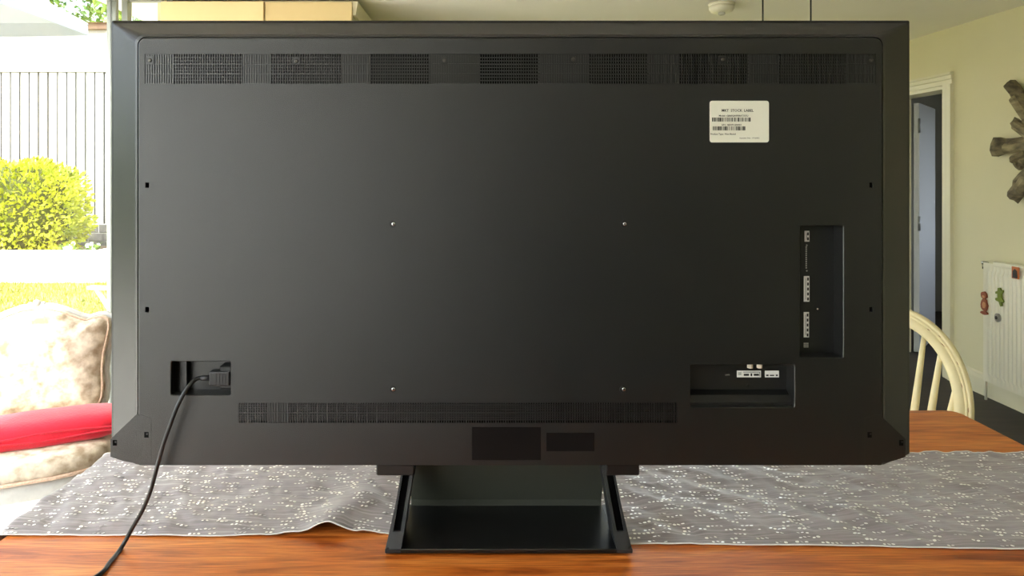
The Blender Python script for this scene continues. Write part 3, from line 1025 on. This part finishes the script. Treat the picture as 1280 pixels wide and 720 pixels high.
MB().loft([[p * s + Vector((0, 0, SEATZ + z)) for p in sv] for s, z in ((0.86, -0.038), (0.97, -0.03), (1.0, -0.015), (0.99, -0.003), (0.95, 0.0), (0.7, -0.006), (0.3, -0.010))], True, True, True, True).build('seat', M_WCHAIR, wc)
for sx in (-1, 1):
    for sy in (-1, 1):
        top, bot = Vector((0.14 * sx, 0.13 * sy + 0.02, SEATZ - 0.03)), Vector((0.19 * sx, 0.19 * sy + 0.02, 0))
        MB().tube([top.lerp(bot, t) for t in (0, 0.15, 0.25, 0.3, 0.5, 0.7, 0.76, 0.8, 1)], [0.012, 0.017, 0.019, 0.013, 0.019, 0.021, 0.014, 0.017, 0.012], 12).build('leg', M_WCHAIR, wc)
for sx in (-1, 1):
    MB().tube([(0.166 * sx, -0.14, 0.21), (0.168 * sx, 0.02, 0.21), (0.166 * sx, 0.18, 0.21)], [0.008, 0.014, 0.008], 10).build('stretcher', M_WCHAIR, wc)
MB().tube([(-0.166, 0.02, 0.21), (0, 0.02, 0.21), (0.166, 0.02, 0.21)], [0.009, 0.014, 0.009], 10).build('stretcher', M_WCHAIR, wc)
rb_ = random.Random(11)
wn = MB()
for a in (6, 20, 33, 47, 52, 60):
    p = Vector((0.222 * math.cos(R(a)), 0, 0.20 + 0.276 * math.sin(R(a)))); nn = Vector((math.cos(R(a)), 0, math.sin(R(a)))); tt = Vector((-nn.z, 0, nn.x))
    L = rb_.uniform(0.006, 0.014)
    c = p + nn * rb_.choice((0.006, 0.015)) + Vector((0, -0.0118, 0))
    wn.add([raked(c - tt * L), raked(c + nn * 0.0012), raked(c + tt * L), raked(c - nn * 0.0012)], [(0, 1, 2, 3)])
tag(wn.build('worn_patch', M_WORN, bow), kind='stuff')

# ------------------------------------------------------------------ radiator on the right wall
rx = WR - 0.09
RY1, RY0 = WX(0, 1) * 0 + (rx * FPX / (1229 - CX)), 3.05
RZ0, RZ1 = 0.125, 0.845
rd = thing('radiator', 'white ribbed panel radiator on the cream wall', 'radiator', (WR - 0.05, (RY0 + RY1) / 2, RZ0))
pm = MB()
lp = []
nr = int((RY1 - RY0 - 0.05) / 0.0333)
ys = [(RY0, 0.0)]
y = RY0 + 0.025
for i in range(nr):
    for f, dx in ((0.0, 0.010), (0.08, 0.010), (0.24, -0.012), (0.84, -0.012), (0.99, 0.010)):
        ys.append((y + f * 0.0333, dx))
    y += 0.0333
ys.append((RY1, 0.0))
rows_ = [(RZ0, 0.0), (RZ0 + 0.035, 0.0), (RZ0 + 0.06, 1.0), (RZ1 - 0.06, 1.0), (RZ1 - 0.035, 0.0), (RZ1, 0.0)]
pm.loft([[Vector((rx + dx * k, yy, z)) for yy, dx in ys] for z, k in rows_], closed=False, smooth=True)
pm.build('panel', M_WHITE, rd, True)
cs = MB().box(rx + 0.001, WR - 0.03, RY0, RY0 + 0.006, RZ0 + 0.03, RZ1 - 0.01).box(rx + 0.001, WR - 0.03, RY1 - 0.006, RY1, RZ0 + 0.03, RZ1 - 0.01).box(rx + 0.004, WR - 0.03, RY0, RY1, RZ0 + 0.02, RZ0 + 0.03).box(WR - 0.034, WR - 0.03, RY0, RY1, RZ0 + 0.03, RZ1 - 0.02)
cs.build('casing', M_WHITE, rd, True)
tg = MB().bbox(rx - 0.006, WR - 0.028, RY0 - 0.002, RY1 - 0.09, RZ1 - 0.012, RZ1 + 0.014, 0.005, 2)
tg.build('top_cover', M_WHITE, rd, True)
for i in range(2):
    yy = (RY0 + 0.2, RY1 - 0.2)[i]
    MB().box(WR - 0.03, WR - 0.001, yy - 0.015, yy + 0.015, RZ0 + 0.1, RZ1 - 0.1).build('bracket', M_WHITE, rd, True)
vv = MB().lathe([(0.010, 0), (0.016, 0.004), (0.016, 0.03), (0.020, 0.034), (0.020, 0.045), (0.014, 0.05)], 14, Matrix.Translation((rx + 0.02, RY1 + 0.012, RZ1 - 0.045)))
vv.box(rx + 0.004, rx + 0.036, RY1 - 0.05, RY1 + 0.012, RZ1 - 0.03, RZ1 - 0.012)
vv.build('valve', M_CHROME, rd, True)
MB().tube([(rx + 0.03, RY1 + 0.02, 0.0), (rx + 0.03, RY1 + 0.02, RZ0 - 0.01), (rx + 0.03, RY1 - 0.02, RZ0 + 0.03)], 0.0075, 8).build('pipe', M_WHITE, rd, True)


def on_rad(px, py):
    d = (rx - 0.0125) * FPX / (px - CX)
    return Vector((rx - 0.0125, d, WZ(py, d)))


def magnet(name, label, cat, px, py, shapes):
    c = on_rad(px, py)
    o = thing(name, label, cat, c, R(-90), 'magnets on the radiator')
    for nm, poly, y0, y1, m in shapes:
        MB().prism(poly, y0, y1).build(nm, m, o)


M_BRN = mat('magnet_brown', '8e4a2c', 0.5); M_BRN2 = mat('magnet_tan', 'c98f62', 0.5)
M_GRN = mat('magnet_green', '6f7c24', 0.5); M_ORG = mat('magnet_orange', 'b9642a', 0.5); M_DKM = mat('magnet_dark', '2b2622', 0.5); M_SLV = mat('magnet_silver', 'a9a7a0', 0.3, metal=0.7)


def blob(w, h, n=14, wob=0.12, seed=1):
    r_ = random.Random(seed)
    return [(w / 2 * math.cos(a) * (1 + r_.uniform(-wob, wob)), h / 2 * math.sin(a) * (1 + r_.uniform(-wob, wob))) for a in [i * 2 * math.pi / n for i in range(n)]]


def shift(poly, dx, dz): return [(x + dx, z + dz) for x, z in poly]


magnet('fridge_magnet', 'tall reddish brown figure magnet on the radiator', 'magnet', 1231.5, 379,
       [('body', shift(blob(0.055, 0.08, seed=2), 0, -0.01), -0.009, 0.0, M_BRN), ('head', shift(blob(0.048, 0.045, seed=3), 0, 0.048), -0.011, 0.0, M_BRN), ('feet', shift(blob(0.064, 0.022, seed=4), 0, -0.058), -0.010, 0.0, M_BRN),
        ('belly', shift(blob(0.03, 0.04, seed=5), 0.002, -0.012), -0.0105, -0.009, M_BRN2), ('muzzle', shift(blob(0.022, 0.016, seed=6), 0, 0.04), -0.0125, -0.011, M_BRN2)])
magnet('fridge_magnet', 'olive green long-tailed animal magnet on the radiator', 'magnet', 1250.5, 370,
       [('body', [(-0.012, 0.045), (0.006, 0.05), (0.016, 0.035), (0.03, 0.04), (0.032, 0.03), (0.018, 0.015), (0.02, -0.01), (0.035, -0.025), (0.03, -0.035), (0.016, -0.03), (0.02, -0.055), (0.008, -0.06), (-0.004, -0.035), (-0.03, -0.03), (-0.034, -0.018), (-0.014, -0.012), (-0.016, 0.012), (-0.03, 0.008), (-0.032, 0.02), (-0.014, 0.028)], -0.008, 0.0, M_GRN)])
magnet('fridge_magnet', 'square dark picture magnet with orange top on the radiator', 'magnet', 1270, 341,
       [('tile', [(-0.026, -0.034), (0.026, -0.034), (0.026, 0.034), (-0.026, 0.034)], -0.006, 0.0, M_ORG), ('picture', [(-0.018, -0.030), (0.020, -0.030), (0.016, 0.012), (0.0, 0.022), (-0.016, 0.008)], -0.008, -0.006, M_DKM)])
magnet('fridge_magnet', 'small round silver magnet on the radiator', 'magnet', 1248.5, 397,
       [('disc', blob(0.044, 0.05, 14, 0.06, 8), -0.012, 0.0, M_SLV), ('centre', shift(blob(0.02, 0.022, 10, 0.1, 9), -0.004, -0.002), -0.014, -0.012, M_DKM)])

# ------------------------------------------------------------------ driftwood sunburst on the right wall
dw = thing('driftwood_mirror', 'round driftwood sunburst mirror hanging above the radiator', 'mirror', (WR - 0.005, 3.93, 1.545), R(-90))
MB().lathe([(0.15, 0), (0.15, 0.006)], 32, Matrix.Translation((0, -0.06, 0)) @ Matrix.Rotation(R(90), 4, 'X')).build('mirror_glass', M_MIRROR, dw)
MB().lathe([(0.15, 0.0), (0.17, 0.0), (0.17, 0.06), (0.145, 0.062)], 32, Matrix.Rotation(R(90), 4, 'X')).build('backing', M_DRIFT, dw)
rw = random.Random(21)
pieces = [(130, 0.165, 0.475, 0.085), (153, 0.13, 0.31, 0.075), (180, 0.12, 0.445, 0.095), (200, 0.13, 0.275, 0.08), (227, 0.14, 0.41, 0.085), (105, 0.15, 0.36, 0.08), (252, 0.15, 0.33, 0.08)]
for i in range(7):
    pieces.append((80 - i * 27, 0.13, rw.choice((0.30, 0.36, 0.42)), 0.085))
for i, (ang, r0, r1, w) in enumerate(pieces):
    M = Matrix.Rotation(-R(ang), 4, 'Y')       # 0 = local +x; the wall's local x runs towards the camera
    pm = MB()
    secs = []
    ns = 6
    for k in range(ns + 1):
        t = k / ns
        x = r0 + (r1 - r0) * t
        ww = 1.3 * w * (0.5 + 0.12 * math.sin(t * 5 + i) + rw.uniform(-0.09, 0.09)) * (1.0 if k < ns else 0.72)
        yo = -0.035 + rw.uniform(-0.012, 0.012)
        hh = 0.030 + rw.uniform(-0.008, 0.010)
        secs.append([Vector((x + rw.uniform(-0.01, 0.01), yo + hh * math.sin(a) * rw.uniform(0.75, 1.1), ww * math.cos(a) * rw.uniform(0.75, 1.1))) for a in [q * 2 * math.pi / 8 + 0.3 for q in range(8)]])
    pm.loft(secs, True, True, True, False, M)
    pm.build('driftwood_piece', (M_DRIFT, M_DRIFT2)[i % 2], dw)
    if i < 7:      # shorter chips nailed on top
        p2 = MB()
        L0 = r0 + (r1 - r0) * rw.uniform(0.35, 0.55)
        secs = [[Vector((x, -0.066 + 0.014 * math.sin(a) * rw.uniform(0.7, 1.2), w * (0.28 + 0.05 * rw.random()) * math.cos(a) + 0.012 * (-1) ** i)) for a in [q * 2 * math.pi / 6 for q in range(6)]] for x in (r0 + 0.02, (r0 + L0) / 2, L0, L0 + 0.06)]
        p2.loft(secs, True, True, True, False, M)
        p2.build('driftwood_piece', (M_DRIFT2, M_DRIFT)[i % 2], dw)

# ------------------------------------------------------------------ smoke alarm and pendants
sdp = W(902, 6, 4.15)
sm = thing('smoke_alarm', 'round white smoke alarm on the ceiling', 'smoke alarm', (sdp.x, 4.15, CEIL))
MB().lathe([(0.075, 0), (0.075, -0.012), (0.07, -0.014)], 28).build('mount', M_WHITE, sm)
MB().lathe([(0.068, -0.012), (0.070, -0.03), (0.062, -0.045), (0.045, -0.052), (0.01, -0.052)], 28).build('body', M_WHITE, sm)
MB().lathe([(0.020, -0.050), (0.020, -0.062), (0.014, -0.066), (0.004, -0.066)], 16).build('test_button', mat('grey_button', 'b9b5a8', 0.4), sm)
for px, lab in ((953.5, 'slim black pendant lamp on a cord, the one beside the smoke alarm'), (1013.5, 'slim black pendant lamp on a cord, the one farther from the smoke alarm')):
    d = 3.0
    x = WX(px, d)
    p = thing('pendant_lamp', lab, 'lamp', (x, d, CEIL), group='pendant lamps')
    MB().lathe([(0.045, 0), (0.045, -0.012), (0.02, -0.03), (0.006, -0.034)], 20).build('ceiling_rose', M_CORD, p)
    MB().tube([(0, 0, -0.03), (0, 0, -0.62)], 0.0035, 8).build('cord', M_CORD, p)
    MB().lathe([(0.02, -0.60), (0.024, -0.62), (0.03, -0.68), (0.06, -0.74), (0.062, -0.82), (0.058, -0.82), (0.055, -0.745), (0.026, -0.69)], 22, caps=False).build('shade', M_CORD, p)
    MB().lathe([(0.012, -0.68), (0.026, -0.74), (0.026, -0.77), (0.004, -0.79)], 14).build('bulb', mat('bulb_glass', 'e8e4d8', 0.2), p)

# ------------------------------------------------------------------ rug and upholstered chair by the garden glazing
rug = thing('rug', 'pale wool rug below the upholstered chair', 'rug', (-1.5, 2.7, 0))
MB().bbox(-2.02, -1.02, 1.2, 3.9, 0.0, 0.012, 0.004, 2).build('pile', M_RUG, rug, True)
ac = thing('salon_chair', 'carved grey chair with damask upholstery and a red blanket on it', 'chair', (-1.655, 2.56, 0.017), R(24))
half = [(0.0, 0.415), (0.05, 0.412), (0.10, 0.395), (0.15, 0.368), (0.185, 0.356), (0.215, 0.364), (0.245, 0.366), (0.266, 0.352), (0.270, 0.325), (0.262, 0.27), (0.250, 0.21), (0.246, 0.15), (0.250, 0.08), (0.247, 0.035), (0.235, 0.006), (0.20, 0.0), (0.1, -0.004)]
outl = half + [(0.0, -0.005)] + [(-x, z) for x, z in reversed(half[1:])]


def backpt(x, z, n):
    """x across, z up from the lower edge, n out of the front"""
    t = R(12)
    return Vector((x, 0.25 + z * math.sin(t) - n * math.cos(t), 0.435 + z * math.cos(t) + n * math.sin(t)))


cu = MB()
cz = 0.19
lps = []
for s_, nn in ((1.0, -0.02), (0.985, 0.004), (0.95, 0.022), (0.88, 0.036), (0.7, 0.052), (0.45, 0.062), (0.2, 0.066)):
    lps.append([backpt(x * s_, cz + (z - cz) * s_, nn + 0.003 * noise.noise((x * 12, z * 12, nn * 30))) for x, z in outl])
cu.loft(lps, True, True, True, True)
bk = cu.build('back_cushion', M_DAMASK, ac)
MB().tube([backpt(x * 1.015, cz + (z - cz) * 1.015, -0.012) for x, z in outl + outl[:1]], 0.013, 8, False).build('back_frame', M_CHFRAME, ac)
br = MB()
br.tube([backpt(x * 0.955, cz + (z - cz) * 0.955, 0.022) for x, z in outl + outl[:1]], 0.0045, 6, False)
br.build('braid', M_PIPING, bk)
cr_ = MB()
for dx, dz, r in ((0, 0.428, 0.017), (-0.022, 0.424, 0.012), (0.022, 0.424, 0.012), (-0.04, 0.418, 0.008), (0.04, 0.418, 0.008)):
    cr_.lathe([(0.002, -r), (r * 0.7, -r * 0.7), (r, 0), (r * 0.7, r * 0.7), (0.002, r)], 10, Matrix.Translation(backpt(dx, dz, -0.01)))
cr_.build('crest_carving', M_CHFRAME, ac)
for sx in (-1, 1):
    MB().tube([backpt(0.238 * sx, 0.03, -0.012), (0.24 * sx, 0.25, 0.36), (0.245 * sx, 0.27, 0.2), (0.25 * sx, 0.32, 0.0)], [0.018, 0.022, 0.019, 0.014], 10).build('leg', M_CHFRAME, ac)
# seat


def seat_loop(s, z):
    out = []
    for i in range(40):
        a = i * 2 * math.pi / 40
        c, sn = math.cos(a), math.sin(a)
        x = 0.31 * math.copysign(abs(c) ** 0.45, c); y = 0.28 * math.copysign(abs(sn) ** 0.5, sn)
        x *= 1.0 - 0.10 * (y + 0.28) / 0.56
        if y < 0: y -= 0.03 * math.cos(x / 0.31 * math.pi / 2 * 1.0)
        out.append(Vector((x * s, y * s - 0.02, z)))
    return out


MB().loft([seat_loop(0.98, 0.385), seat_loop(1.02, 0.40), seat_loop(1.02, 0.43), seat_loop(0.98, 0.448), seat_loop(0.88, 0.458), seat_loop(0.5, 0.464), seat_loop(0.15, 0.465)], True, True, True, True).build('seat_cushion', M_DAMASK, ac)
MB().tube([p for p in seat_loop(1.025, 0.393) + seat_loop(1.025, 0.393)[:1]], 0.006, 6, False).build('braid', M_PIPING, ac)
MB().loft([seat_loop(0.97, 0.325), seat_loop(1.0, 0.335), seat_loop(1.0, 0.375), seat_loop(0.98, 0.387)], True, True, True, True).build('seat_rail', M_CHFRAME, ac)
for sx in (-1, 1):
    MB().tube([(0.27 * sx, -0.27, 0.36), (0.295 * sx, -0.295, 0.28), (0.285 * sx, -0.285, 0.16), (0.268 * sx, -0.27, 0.06), (0.285 * sx, -0.29, 0.0)], [0.03, 0.034, 0.022, 0.014, 0.018], 10).build('leg', M_CHFRAME, ac)

# red blanket, folded along the seat
rbk = thing('folded_blanket', 'folded red fleece blanket lying across the chair seat', 'blanket', (-1.65, 2.54, 0.472), R(26))
bl = MB()
secs = []
for k in range(41):
    t = k / 40
    x = -0.40 + 0.75 * t
    sec = []
    for q in range(20):
        a = q * 2 * math.pi / 20
        yy = 0.10 * math.copysign(abs(math.cos(a)) ** 0.6, math.cos(a)); zz = 0.048 * math.copysign(abs(math.sin(a)) ** 0.6, math.sin(a))
        e = min(1.0, math.sqrt(max(0.02, 1 - abs(2 * t - 1) ** 8)))
        f = 1 + 0.10 * noise.noise((x * 6, yy * 10, zz * 9 + 3)) + 0.04 * noise.noise((x * 22, yy * 25, zz * 20))
        z = 0.044 + zz * f * e
        sec.append(Vector((x, -0.115 + yy * f * e, max(z, -0.004))))
    secs.append(sec)
bl.loft(secs, True, True, True, True)
bl.build('fleece', M_RED, rbk)
for kk in (0.35, 0.62):
    MB().tube([Vector((x, -0.115 - 0.102, 0.010 + 0.07 * kk + 0.004 * math.sin(x * 17 + kk * 9))) for x in [-0.38 + 0.0175 * i for i in range(41)]], 0.003, 5).build('fold_edge', M_RED, rbk)

# ------------------------------------------------------------------ the garden
GX = WL - 0.06
gt = thing('patio', 'sunlit pale paving outside the glazing', 'paving', (-4, 2, -0.06), kind='structure')
MB().box(-16.0, GX, -12, 5.6, -0.14, -0.05).build('bedding', M_PATIO, gt, True)  # widened out of view and kept pale to bounce sunlight onto the ceiling
slab0 = None
rs = random.Random(5)
for i in range(8):
    for j in range(10):
        x0, y0 = GX - 0.01 - (i + 1) * 0.61, -0.5 + j * 0.61
        if slab0 is None:
            slab0 = MB().bbox(0, 0.60, 0, 0.60, 0, 0.038, 0.004, 1).build('slab', M_PATIO, gt)
            slab0.location = Vector((x0, y0, -0.05)) - gt.location
        else:
            ref('slab', slab0, gt, Vector((x0, y0, -0.05 + rs.uniform(-0.002, 0.002))) - gt.location)
struct('lawn', MB().box(-14, 3.0, 5.6, 9.2, -0.14, -0.02), M_LAWN, 'patchy yellow-green lawn in full sun')
gr = MB()
rg = random.Random(8)
for _ in range(14000):
    x, y = rg.uniform(-7.6, -3.2), rg.uniform(5.65, 9.15)
    h = rg.uniform(0.025, 0.06); a = rg.uniform(0, math.pi); w = 0.006
    lx, ly = rg.uniform(-0.02, 0.02), rg.uniform(-0.02, 0.02)
    gr.add([(x - w * math.cos(a), y - w * math.sin(a), -0.02), (x + w * math.cos(a), y + w * math.sin(a), -0.02), (x + lx, y + ly, -0.02 + h)], [(0, 1, 2)])
tag(gr.build('grass', M_BLADE), 'short yellow-green grass blades on the lawn', 'grass', kind='stuff')
struct('wall_garden', MB().box(-14, WX(131, 9.2), 9.2, 9.42, -0.02, WZ(315, 9.2)).box(WX(131, 9.2) - 0.22, WX(131, 9.2), 9.42, 10.85, -0.02, WZ(315, 9.2)), M_RENDER, 'low white rendered retaining wall beyond the lawn')
struct('planting_bed', MB().box(-14, WX(131, 9.2) - 0.22, 9.42, 10.95, -0.02, 0.27), M_SOIL, 'raised bed of dry brown soil')
struct('ground_far', MB().box(-24, 6, 9.2, 26, -0.3, -0.05), M_LAWN, 'garden ground beyond the wall')

# block plinth and boarded fence
FD_ = 11.0
bwall = thing('block_wall', 'low grey block wall below the white board fence', 'wall', (-6, FD_, 0.2))
MB().box(-9.6, -3.6, FD_ + 0.008, FD_ + 0.14, -0.05, 0.60).build('mortar', M_MORTAR, bwall, True)
b0 = None
for c in range(4):
    z = 0.065 + c * 0.135
    x = -8.0 + (0.16 if c % 2 else 0.0)
    while x < -4.2:
        if b0 is None:
            b0 = MB().bbox(0, 0.305, 0, 0.05, 0, 0.122, 0.004, 1).build('block', M_BLOCK, bwall)
            b0.location = Vector((x, FD_, z)) - bwall.location
        else:
            ref('block', b0, bwall, Vector((x, FD_ + rs.uniform(-0.003, 0.003), z)) - bwall.location)
        x += 0.32
fn = thing('board_fence', 'tall white close-board fence behind the round bush', 'fence', (-6, FD_ + 0.05, 0.6))
fz0, fz1 = 0.602, WZ(90, FD_)
f0 = None
x = -10.4
while x < -3.4:
    w = 0.118
    if f0 is None:
        f0 = MB().bbox(0, w, 0, 0.016, 0, fz1 - fz0, 0.004, 1).build('board', M_FENCE, fn)
        f0.location = Vector((x, FD_ + 0.02, fz0)) - fn.location
    else:
        ref('board', f0, fn, Vector((x, FD_ + 0.02 + rs.uniform(-0.004, 0.004), fz0)) - fn.location)
    x += w + 0.022 + rs.uniform(-0.004, 0.008)
MB().bbox(-10.4, -3.4, FD_ - 0.005, FD_ + 0.07, fz1, fz1 + 0.028, 0.006, 1).build('capping', M_FENCE, fn, True)
MB().box(-10.4, -3.4, FD_ + 0.04, FD_ + 0.045, fz0, fz1).build('backing', mat('fence_gap_shade', '4a4946', 0.95), fn, True)  # added sheet; its dark colour gives the board gaps their shade
for z in (0.9, 1.8, 2.7):
    MB().box(-10.4, -3.4, FD_ + 0.045, FD_ + 0.10, z, z + 0.09).build('rail', M_FENCE, fn, True)


def leaf_cloud(mb, centre, rad, n, size, seed, shell=0.55, box=2.0, aspect=0.55):
    r_ = random.Random(seed)
    c = Vector(centre)
    for _ in range(n):
        while True:
            p = Vector((r_.uniform(-1, 1), r_.uniform(-1, 1), r_.uniform(-1, 1)))
            q = (abs(p.x) ** box + abs(p.y) ** box + abs(p.z) ** box) ** (1 / box)
            if shell < q <= 1.0: break
        bumpy = 1 + 0.10 * noise.noise(p * 2.6 + Vector((seed, 0, 0)))
        pos = c + Vector((p.x * rad[0], p.y * rad[1], p.z * rad[2])) * bumpy
        s = size * r_.uniform(0.6, 1.25)
        d = (p + Vector((r_.uniform(-0.9, 0.9), r_.uniform(-0.9, 0.9), r_.uniform(-0.5, 1.1)))).normalized()
        a = d.cross(Vector((r_.uniform(-1, 1), r_.uniform(-1, 1), r_.uniform(-1, 1)))).normalized()
        nn = d.cross(a)
        mb.add([pos, pos + d * s * 0.5 + a * s * aspect * 0.5 + nn * s * 0.1, pos + d * s, pos + d * s * 0.5 - a * s * aspect * 0.5 + nn * s * 0.1], [(0, 1, 2, 3)])
    return mb


# clipped bush
bcx = (WX(104, 9.95) - 0.97)
bush = thing('garden_bush', 'rounded yellow-green clipped bush in front of the fence', 'bush', (bcx, 9.95, 0.27))
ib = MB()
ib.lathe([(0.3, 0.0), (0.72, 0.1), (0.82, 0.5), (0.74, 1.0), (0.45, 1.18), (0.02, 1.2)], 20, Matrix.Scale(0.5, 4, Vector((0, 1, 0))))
ib.build('inner_hull', M_BUSHIN, bush)  # solid hull coloured dark, as the shade between the leaves
tag(leaf_cloud(MB(), (0, 0, 0.60), (0.98, 0.50, 0.66), 9000, 0.075, 4, 0.74, 3.2).build('foliage', M_LEAFY, bush), kind='stuff')

# white flowers along the bed
for i, (px, py) in enumerate(((80, 306), (112, 308))):
    d = 9.60
    p = W(px, 314, d)
    fl = thing('white_flower_plant', ('low plant with white blooms touching the round bush', 'low plant with white blooms in front of the grey block wall')[i], 'plant', (p.x, d + 0.06, 0.27), group='white flowers in the raised bed')
    leaf_cloud(MB(), (0, 0, 0.07), (0.11, 0.08, 0.07), 70, 0.07, 40 + i, 0.1).build('leaves', M_STEM, fl)
    rf = random.Random(60 + i)
    for k in range(7 if i < 2 else 4):
        c = Vector((rf.uniform(-0.1, 0.1), rf.uniform(-0.06, 0.05), rf.uniform(0.07, 0.18)))
        m = MB()
        for q in range(6):
            a = q * math.pi / 3
            dv = Vector((math.cos(a), -0.35, math.sin(a))) * 0.032
            tv_ = Vector((-math.sin(a), 0, math.cos(a))) * 0.014
            m.add([c, c + dv * 0.6 + tv_, c + dv, c + dv * 0.6 - tv_], [(0, 1, 2, 3)])
        m.build('bloom', M_PETAL, fl)
        MB().tube([(c.x * 0.4, c.y * 0.4, 0.0), c], 0.003, 5).build('stem', M_STEM, fl)

# neighbouring house beyond the fence
HD = 14.0
hs = thing('neighbour_house', 'white rendered house with brown eaves beyond the fence', 'building', (-9, HD, -0.05))
MB().box(-17, -3.0, HD, HD + 3.5, -0.06, WZ(38, HD)).build('wall', M_RENDER, hs, True)
MB().box(-17.2, -2.8, HD - 0.18, HD + 3.7, WZ(38, HD), WZ(31, HD)).build('eaves', M_FASCIA, hs, True)
MB().prism([(HD - 0.25, WZ(31, HD)), (HD + 3.75, WZ(31, HD)), (HD + 1.8, WZ(31, HD) + 0.18)], -17.3, -2.7, Matrix(((0, 1, 0, 0), (1, 0, 0, 0), (0, 0, 1, 0), (0, 0, 0, 1)))).build('roof', M_ROOF, hs, True)

# tree above the roof
tx, td = WX(156, 19), 19.0
tr = thing('garden_tree', 'leafy green tree rising above the roof', 'tree', (tx, td, -0.05))
MB().tube([(0, 0, 0), (0.05, 0, 2.5), (-0.05, 0.05, 4.5), (0.1, 0, 6.5), (0.05, 0, 8.5)], [0.22, 0.18, 0.15, 0.11, 0.05], 12).build('trunk', M_BARK, tr)
rt = random.Random(17)
for k in range(9):
    a = k * 2.4
    z = 4.2 + 0.35 * k
    MB().tube([(0, 0, z), (0.7 * math.cos(a), 0.5 * math.sin(a), z + 0.4), (1.7 * math.cos(a), 1.1 * math.sin(a), z + 0.7 + 0.3 * math.sin(a * 2))], [0.07, 0.05, 0.02], 7).build('branch', M_BARK, tr)
lv = MB()
for k in range(60):
    a = rt.uniform(0, 6.28)
    rr = rt.uniform(0.1, 2.5)
    c = (rr * math.cos(a) + 0.1, 0.8 * rr * math.sin(a), 5.0 + rt.uniform(0.1, 3.0))
    leaf_cloud(lv, c, (0.55, 0.5, 0.38), 70, 0.20, 200 + k, 0.2, 2.0, 0.6)
tag(lv.build('crown', M_LEAFG, tr), kind='stuff')

# white parasol on the patio
pr_ = thing('garden_parasol', 'large white canvas parasol open over the patio', 'parasol', (-3.967, 3.8, -0.012), R(45))
tipz = WZ(29, 5.0) + 0.012
rad = 1.697
nseg = 4


def canopy(r, z, sag=0.0, ph=0.0):
    out = []
    for i in range(nseg * 6):
        a = i * 2 * math.pi / (nseg * 6)
        k = (i % 6) / 6.0
        rr = r * math.cos(math.pi / nseg) / math.cos((k - 0.5) * 2 * math.pi / nseg) if k else r
        out.append(Vector((rr * math.cos(a), rr * math.sin(a), z - sag * math.sin(k * math.pi))))
    return out


apex = tipz + 0.72
MB().loft([canopy(rad, tipz), canopy(rad * 0.66, tipz + 0.25, 0.015), canopy(rad * 0.33, tipz + 0.49, 0.012), canopy(0.03, apex)], True, False, False).build('canopy', M_CANVAS, pr_)
MB().loft([canopy(rad, tipz), [p + Vector((0, 0, -0.085 - 0.012 * math.sin(i * 1.05))) for i, p in enumerate(canopy(rad * 1.002, tipz))]], True).build('valance', M_CANVAS, pr_)
for i in range(nseg):
    a = i * 2 * math.pi / nseg
    MB().tube([(0, 0, apex - 0.06), (rad * math.cos(a), rad * math.sin(a), tipz - 0.012)], 0.008, 6).build('rib', M_CHROME, pr_)
MB().tube([(0, 0, 0.06), (0, 0, apex)], 0.022, 12).build('pole', M_WHITE, pr_)
MB().lathe([(0.28, 0), (0.28, 0.05), (0.06, 0.08), (0.03, 0.22)], 24).build('base', M_WHITE, pr_)
MB().lathe([(0.03, apex - 0.02), (0.02, apex + 0.05), (0.002, apex + 0.06)], 12).build('finial', M_WHITE, pr_)

# white garden chair just outside, partly behind the television
gc = thing('garden_chair', 'white slatted garden chair outside the glazing', 'chair', (-2.36, 5.05, -0.012), R(-12))
for sx in (-1, 1):
    MB().tube([(0.02 * sx - 0.24 * 0, 0, 0), (0, 0, 0)][:0] or [(-0.30, 0.25 * sx, 0.0), (0.28, 0.25 * sx, 0.92)], 0.016, 8).build('back_leg', M_WHITE, gc)
    MB().tube([(0.25, 0.25 * sx, 0.0), (-0.22, 0.25 * sx, 0.62)], 0.016, 8).build('front_leg', M_WHITE, gc)
    MB().bbox(-0.28, 0.20, 0.25 * sx - 0.025, 0.25 * sx + 0.025, 0.615, 0.64, 0.005, 1).build('armrest', M_WHITE, gc)
for k in range(6):
    x = -0.24 + k * 0.066
    MB().bbox(x, x + 0.05, -0.25, 0.25, 0.40, 0.418, 0.004, 1).build('seat_slat', M_WHITE, gc)
for k in range(6):
    z = 0.50 + k * 0.068
    x = -0.30 + 0.58 * z / 0.92
    MB().bbox(x - 0.008, x + 0.008, -0.25, 0.25, z, z + 0.05, 0.004, 1).build('back_slat', M_WHITE, gc)

# small potted plant at the foot of the glazing
pp = W(131, 500, 4.36)
pt = thing('potted_plant', 'small leafy plant in a low pot outside the glazing', 'plant', (pp.x - 0.12, 4.36, -0.012))
MB().lathe([(0.06, 0), (0.085, 0.10), (0.09, 0.10), (0.09, 0.115), (0.075, 0.115), (0.07, 0.09), (0.01, 0.09)], 20).build('pot', M_POT, pt)
leaf_cloud(MB(), (0.0, 0, 0.16), (0.12, 0.10, 0.09), 110, 0.08, 77, 0.1, 2.0, 0.4).build('leaves', M_LEAFY, pt)

# unseen hedge added at the garden's side to put green into the sheen of the television's edge
hg = thing('added_hedge', 'added unseen tall green hedge that tints the television edge reflection', 'hedge', (-8.2, -1, -0.05))
hm = MB()
lp = []
for i in range(61):
    y = -11 + i * 0.3
    sec = []
    for (x, z) in ((0.55, 0.0), (0.62, 0.6), (0.58, 1.3), (0.5, 1.9), (0.3, 2.25), (-0.2, 2.3), (-0.5, 1.9), (-0.55, 0.0)):
        k = 1 + 0.18 * noise.noise((y * 1.3, z * 2, x * 3))
        sec.append(Vector((x * k, y + 1, z * (0.92 + 0.08 * k))))
    lp.append(sec)
hm.loft(lp, True, True, True, True)
hm.build('body', mat('hedge_green', '56662a', 0.9, col2='84923c', vscale=6, bump=0.8, bscale=20), hg)
